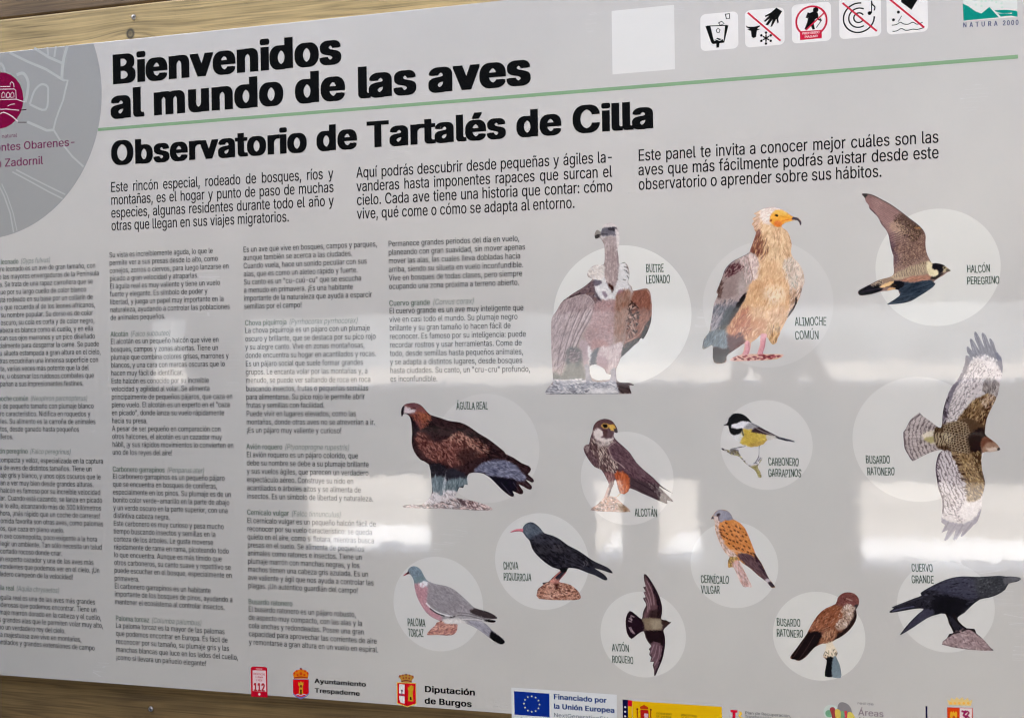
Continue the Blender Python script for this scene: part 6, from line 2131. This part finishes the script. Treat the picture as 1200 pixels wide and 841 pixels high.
mk.P([(228, 216), (222, 190), (204, 170), (208, 156), (240, 150), (268, 142), (300, 150), (334, 160), (338, 178), (320, 196), (318, 220)], (176, 130, 66))
for x, y in ((214, 162), (240, 156), (269, 150), (300, 156), (328, 166), (246, 180), (270, 176), (296, 182)):
    mk.D(x, y, 8, (150, 70, 50))
mk.D(269, 146, 5, (60, 70, 90))
mk.L([(228, 208), (272, 200), (318, 212)], 1.2, (130, 60, 60), True)
mk.build('province_crest', panel, L_PIC, 'red and white provincial crest with castle and crown')
mk = Mark(440, 770, 7.5)
mk.T('Diputación', 428, 300, 874, 52, K, 0.032, 0.005)
mk.T('de Burgos', 428, 402, 846, 52, K, 0.032, 0.005)
mk.build('province_name_text', panel, L_TOP)

# ---- European funding plate
mk = Mark(590, 780, 8.571)
mk.P([(78, 214), (1138, 286), (1138, 640), (84, 560)], (206, 208, 216))
mk.P([(106, 250), (460, 276), (464, 512), (112, 486)], (16, 52, 138))
for a in range(12):
    t = math.radians(a * 30 - 90)
    x, y = 284 + 78 * math.cos(t), 380 + 78 * math.sin(t) + 0.06 * 78 * math.cos(t)
    st = []
    for q in range(10):
        r = 13 if q % 2 == 0 else 5.5
        b_ = math.radians(-90 + q * 36)
        st.append((x + r * math.cos(b_), y + r * math.sin(b_)))
    mk.P(st, (196, 206, 190))
NV = (34, 60, 120)
mk.T('Financiado por', 500, 330, 1036, 50, NV, 0.032, 0.004)
mk.T('la Unión Europea', 502, 424, 1114, 50, NV, 0.032, 0.004)
mk.T('NextGenerationEU', 504, 508, 1046, 40, (70, 76, 100))
mk.build('europe_flag_plate', panel, L_CIRCLE, 'white plate with the blue flag of twelve stars and navy wording')

# ---- ministry plate
mk = Mark(720, 790, 5.217)
YL = (216, 172, 24)
mk.P([(108, 160), (656, 196), (660, 300), (660, 330), (112, 330)], YL)
mk.P([(50, 152), (82, 154), (84, 330), (52, 330)], (26, 24, 66))
mk.P([(82, 154), (108, 158), (108, 194), (83, 192)], (196, 30, 50))
mk.P([(83, 192), (108, 194), (108, 330), (84, 330)], (216, 172, 24))
for y in (198, 226, 254, 280): mk.D(66, y, 6, (206, 206, 220))
mk.P([(158, 212), (208, 216), (210, 262), (190, 280), (160, 268)], (170, 40, 40))
mk.P([(182, 236), (206, 238), (206, 262), (184, 262)], (206, 170, 190))
mk.P([(158, 208), (156, 196), (182, 184), (206, 198), (206, 212)], (176, 60, 30))
mk.L([(140, 214), (140, 270)], 1.2, (150, 60, 30)); mk.L([(222, 218), (222, 272)], 1.2, (150, 60, 30))
mk.D(140, 210, 6, (120, 50, 40)); mk.D(223, 214, 6, (120, 50, 40))
DK = (92, 70, 30)
mk.T('GOBIERNO', 256, 241, 352, 11, DK, 0.01); mk.T('DE ESPAÑA', 256, 259, 348, 11, DK, 0.01)
mk.T('MINISTERIO', 406, 251, 502, 11, DK, 0.01); mk.T('DE TRABAJO', 406, 268, 498, 11, DK, 0.01)
mk.build('government_plate', panel, L_CIRCLE, 'yellow plate with a small red coat of arms')

# ---- recovery plan
mk = Mark(720, 790, 5.217)
mk.P([(710, 214), (752, 217), (752, 232), (740, 232), (740, 330), (722, 330), (722, 230), (711, 229)], (200, 24, 60))
mk.P([(758, 222), (776, 226), (782, 240), (770, 254), (784, 262), (784, 330), (760, 330), (766, 262), (756, 248), (766, 238)], (226, 184, 80))
mk.build('recovery_plan_logo', panel, L_PIC)
mk = Mark(720, 790, 5.217)
mk.T('Plan de Recuperación,', 798, 240, 1078, 17, (84, 84, 88), 0.006)
mk.T('Transformación', 798, 262, 960, 17, (84, 84, 88), 0.006)
mk.build('recovery_plan_text', panel, L_TOP)

# ---- natural areas network
mk = Mark(940, 790, 4.615)
mk.D(160, 205, 44, (188, 198, 196))
mk.P([(190, 190), (196, 160), (216, 148), (250, 162), (268, 195), (262, 240), (190, 240)], (130, 126, 132), True)
mk.D(146, 210, 20, (112, 160, 132))
mk.P([(150, 182), (176, 180), (186, 240), (170, 280), (160, 220)], (150, 66, 70), True)
mk.P([(178, 190), (206, 194), (206, 240), (184, 240)], (206, 178, 90), True)
mk.P([(210, 196), (226, 196), (228, 260), (208, 260)], (120, 160, 120))
mk.P([(228, 196), (242, 194), (248, 240), (236, 260)], (190, 70, 80))
mk.P([(246, 206), (270, 206), (286, 240), (250, 260)], (206, 186, 96), True)
mk.build('natural_areas_logo', panel, L_PIC, 'patchwork logo of grey green yellow and red shapes')
mk = Mark(940, 790, 4.615)
mk.T('red de', 298, 160, 386, 14, (130, 126, 130), 0)
mk.T('Áreas', 302, 219, 440, 34, (136, 120, 132), 0.010)
mk.T('Naturales', 304, 262, 520, 34, (136, 120, 132), 0.010)
mk.build('natural_areas_text', panel, L_TOP)
mk = Mark(940, 790, 4.615)
mk.L([(672, 170), (674, 300)], 1.8, (26, 30, 62))
mk.build('divider_line', panel, L_PIC)

# ---- regional crest
mk = Mark(940, 790, 4.615)
mk.P([(784, 176), (922, 180), (924, 300), (786, 300)], (196, 60, 46))
mk.P([(852, 180), (918, 182), (920, 300), (852, 300)], (214, 196, 200))
mk.P([(790, 182), (850, 184), (850, 300), (790, 300)], (206, 70, 34))
mk.P([(800, 206), (806, 196), (812, 206), (818, 194), (824, 206), (832, 196), (838, 206), (838, 250), (800, 250)], (222, 160, 50))
mk.P([(814, 250), (814, 228), (820, 220), (828, 228), (828, 250)], (180, 60, 40))
mk.L([(862, 196), (880, 204), (872, 220), (890, 226), (876, 240)], 2.0, (150, 40, 90), True)
mk.L([(890, 196), (902, 206), (892, 220), (906, 236)], 1.6, (150, 40, 90), True)
mk.D(884, 200, 8, (150, 40, 90))
mk.P([(794, 164), (784, 134), (800, 142), (806, 124), (824, 136), (836, 120), (850, 134), (866, 120), (878, 138), (896, 124), (904, 142), (922, 134), (912, 168)], (216, 188, 130))
for x in (800, 822, 846, 870, 894): mk.D(x + 4, 154, 7, (226, 170, 80))
mk.build('regional_crest', panel, L_PIC, 'quartered red and white crest under a pale gold crown')

# ================================================================== the photographer, seen only as a reflection in the gloss
def build_person(cx, cy, top, phone_c):
    """adult standing behind the lens, both hands raised to a phone held sideways; cx, cy at the feet"""
    h = top
    s = h / 1.62
    nodes, rad, edges = [], [], []

    def add(p, r, parent=None):
        nodes.append(p); rad.append(r)
        if parent is not None: edges.append((parent, len(nodes) - 1))
        return len(nodes) - 1
    Z = lambda z: z * s
    pel = add((cx, cy, Z(0.90)), (0.15, 0.115))
    wai = add((cx, cy + 0.005, Z(1.03)), (0.135, 0.10), pel)
    che = add((cx, cy + 0.005, Z(1.20)), (0.19, 0.125), wai)
    upc = add((cx, cy, Z(1.31)), (0.18, 0.10), che)
    nk0 = add((cx, cy + 0.005, Z(1.375)), (0.062, 0.058), upc)
    nk1 = add((cx, cy + 0.02, Z(1.43)), (0.052, 0.055), nk0)
    hd0 = add((cx, cy + 0.035, Z(1.475)), (0.062, 0.075), nk1)
    hd1 = add((cx, cy + 0.03, Z(1.53)), (0.074, 0.092), hd0)
    hd2 = add((cx, cy + 0.02, Z(1.575)), (0.066, 0.080), hd1)
    for sx in (-1, 1):
        hip = add((cx + sx * 0.095, cy, Z(0.84)), (0.092, 0.098), pel)
        kn = add((cx + sx * 0.115, cy + 0.01, Z(0.47)), (0.058, 0.062), hip)
        ca = add((cx + sx * 0.12, cy - 0.01, Z(0.30)), (0.052, 0.056), kn)
        an = add((cx + sx * 0.125, cy - 0.02, Z(0.09)), (0.036, 0.042), ca)
        he = add((cx + sx * 0.13, cy + 0.02, Z(0.045)), (0.042, 0.042), an)
        add((cx + sx * 0.145, cy + 0.15, Z(0.032)), (0.043, 0.030), he)
        sh = add((cx + sx * 0.195, cy, Z(1.325)), (0.078, 0.070), upc)
        px = phone_c[0] + sx * 0.074
        el = add((cx + sx * 0.36, cy + 0.08, Z(1.27)), (0.055, 0.055), sh)
        fo = add(((cx + sx * 0.28 + px) / 2 + sx * 0.03, (cy + 0.13 + phone_c[1]) / 2 + 0.02, (Z(1.27) + phone_c[2]) / 2), (0.042, 0.042), el)
        wr = add((px + sx * 0.035, phone_c[1] - 0.055, phone_c[2] - 0.075), (0.024, 0.022), fo)
        pa = add((px + sx * 0.022, phone_c[1] - 0.035, phone_c[2] - 0.02), (0.030, 0.020), wr)
        for k, (dz, ln) in enumerate(((0.026, 0.95), (0.008, 1.05), (-0.010, 1.0), (-0.028, 0.8))):
            a = add((px + sx * 0.016, phone_c[1] - 0.008, phone_c[2] + dz), (0.0095, 0.0095), pa)
            b_ = add((px + sx * (0.016 - 0.012 * ln), phone_c[1] + 0.018, phone_c[2] + dz + 0.002), (0.0085, 0.0085), a)
            add((px - sx * 0.014 * ln, phone_c[1] + 0.020, phone_c[2] + dz + 0.003), (0.0075, 0.0075), b_)
        t0 = add((px + sx * 0.006, phone_c[1] - 0.026, phone_c[2] - 0.028), (0.011, 0.010), pa)
        add((px - sx * 0.020, phone_c[1] - 0.018, phone_c[2] - 0.014), (0.009, 0.009), t0)
    me = bpy.data.meshes.new('person')
    me.from_pydata(nodes, edges, [])
    ob = bpy.data.objects.new('person_rig', me)
    col.objects.link(ob)
    md = ob.modifiers.new('skin', 'SKIN')
    sv = me.skin_vertices[0].data
    for i, r in enumerate(rad):
        sv[i].radius = r
    sv[pel].use_root = True
    sb = ob.modifiers.new('sub', 'SUBSURF'); sb.levels = 2; sb.render_levels = 2
    dg = bpy.context.evaluated_depsgraph_get()
    out = bpy.data.meshes.new_from_object(ob.evaluated_get(dg))
    bpy.data.objects.remove(ob)
    skin = plain_mat('skin', (0.50, 0.33, 0.25), 0.5, 0, 30, 0.08)
    jac = plain_mat('dark_grey_jacket', (0.045, 0.048, 0.055), 0.85, 0, 60, 0.3)
    tro = plain_mat('navy_trousers', (0.03, 0.035, 0.055), 0.85, 0, 60, 0.3)
    sho = plain_mat('black_shoes', (0.02, 0.02, 0.02), 0.5, 0, 30, 0.2)
    out.materials.clear()
    for m_ in (skin, jac, tro, sho): out.materials.append(m_)
    for p in out.polygons:
        c_ = p.center
        near_hand = c_.y > phone_c[1] - 0.075 and abs(c_.z - phone_c[2]) < 0.09
        if c_.z > Z(1.385) or near_hand: p.material_index = 0
        elif c_.z > Z(0.88): p.material_index = 1
        elif c_.z > Z(0.085): p.material_index = 2
        else: p.material_index = 3
        p.use_smooth = True
    body = link('person', out)
    # hair: a shell over the crown and nape
    v, f = [], []
    n, mrows = 28, 9
    for j in range(mrows):
        for i in range(n):
            a = 2 * math.pi * i / n
            front = max(0, math.sin(a))          # towards +y, the face
            lim = 1.95 - 1.05 * front
            t = lim * j / (mrows - 1)
            rr = 1 + 0.02 * math.sin(9 * a + j)
            v.append((cx + 0.080 * rr * math.sin(t) * math.cos(a), cy + 0.018 + 0.098 * rr * math.sin(t) * math.sin(a), Z(1.53) + 0.092 * math.cos(t)))
    for j in range(mrows - 1):
        for i in range(n):
            a, b_ = j * n + i, j * n + (i + 1) % n
            f.append((a, b_, b_ + n, a + n))
    hm = bpy.data.meshes.new('hair'); hm.from_pydata(v, [], f); hm.update()
    for p in hm.polygons: p.use_smooth = True
    link('hair', hm, body, plain_mat('dark_brown_hair', (0.03, 0.02, 0.014), 0.6, 0, 90, 0.4))

    def ell(name, c_, r, mat):
        v, f = [], []
        N, Mr = 12, 8
        for j in range(Mr + 1):
            t = math.pi * j / Mr
            for i in range(N):
                a = 2 * math.pi * i / N
                v.append((c_[0] + r[0] * math.sin(t) * math.cos(a), c_[1] + r[1] * math.sin(t) * math.sin(a), c_[2] + r[2] * math.cos(t)))
        for j in range(Mr):
            for i in range(N):
                a, b_ = j * N + i, j * N + (i + 1) % N
                f.append((a, b_, b_ + N, a + N))
        m_ = bpy.data.meshes.new(name); m_.from_pydata(v, [], f); m_.update()
        for p in m_.polygons: p.use_smooth = True
        return link(name, m_, body, mat)
    eye = plain_mat('eye', (0.6, 0.58, 0.55), 0.2, 0, 5, 0.05)
    lip = plain_mat('lips', (0.42, 0.18, 0.15), 0.5, 0, 20, 0.05)
    fy = cy + 0.112
    for sx in (-1, 1):
        ell('eye', (cx + sx * 0.031, fy - 0.006, Z(1.525)), (0.013, 0.010, 0.008), eye)
        ell('ear', (cx + sx * 0.074, cy + 0.02, Z(1.515)), (0.009, 0.020, 0.030), skin)
    ell('nose', (cx, fy + 0.004, Z(1.503)), (0.012, 0.018, 0.022), skin)
    ell('mouth', (cx, fy - 0.006, Z(1.468)), (0.024, 0.010, 0.006), lip)
    return body


cl = cam.matrix_world.translation
PC = (cl.x - 0.055, cl.y - 0.008, cl.z - 0.012)          # middle of the phone, its lens sits at the camera
person = build_person(cl.x - 0.055, cl.y - 0.40, EYE + 0.055, PC)
tag(person, 'person in a dark jacket holding up a phone to photograph the panel', 'person')
ph = empty('phone', PC)
tag(ph, 'black phone held sideways in both hands in front of the panel', 'phone')
MB().box(-0.074, 0.074, -0.0045, 0.0035, -0.036, 0.036).build('phone_body', plain_mat('phone_black', (0.015, 0.015, 0.018), 0.25, 0, 5, 0.05), ph, bevel=0.003)
MB().box(-0.070, 0.070, -0.0052, -0.0045, -0.033, 0.033).build('screen', plain_mat('phone_glass', (0.02, 0.02, 0.025), 0.05, 0, 5, 0.02), ph)
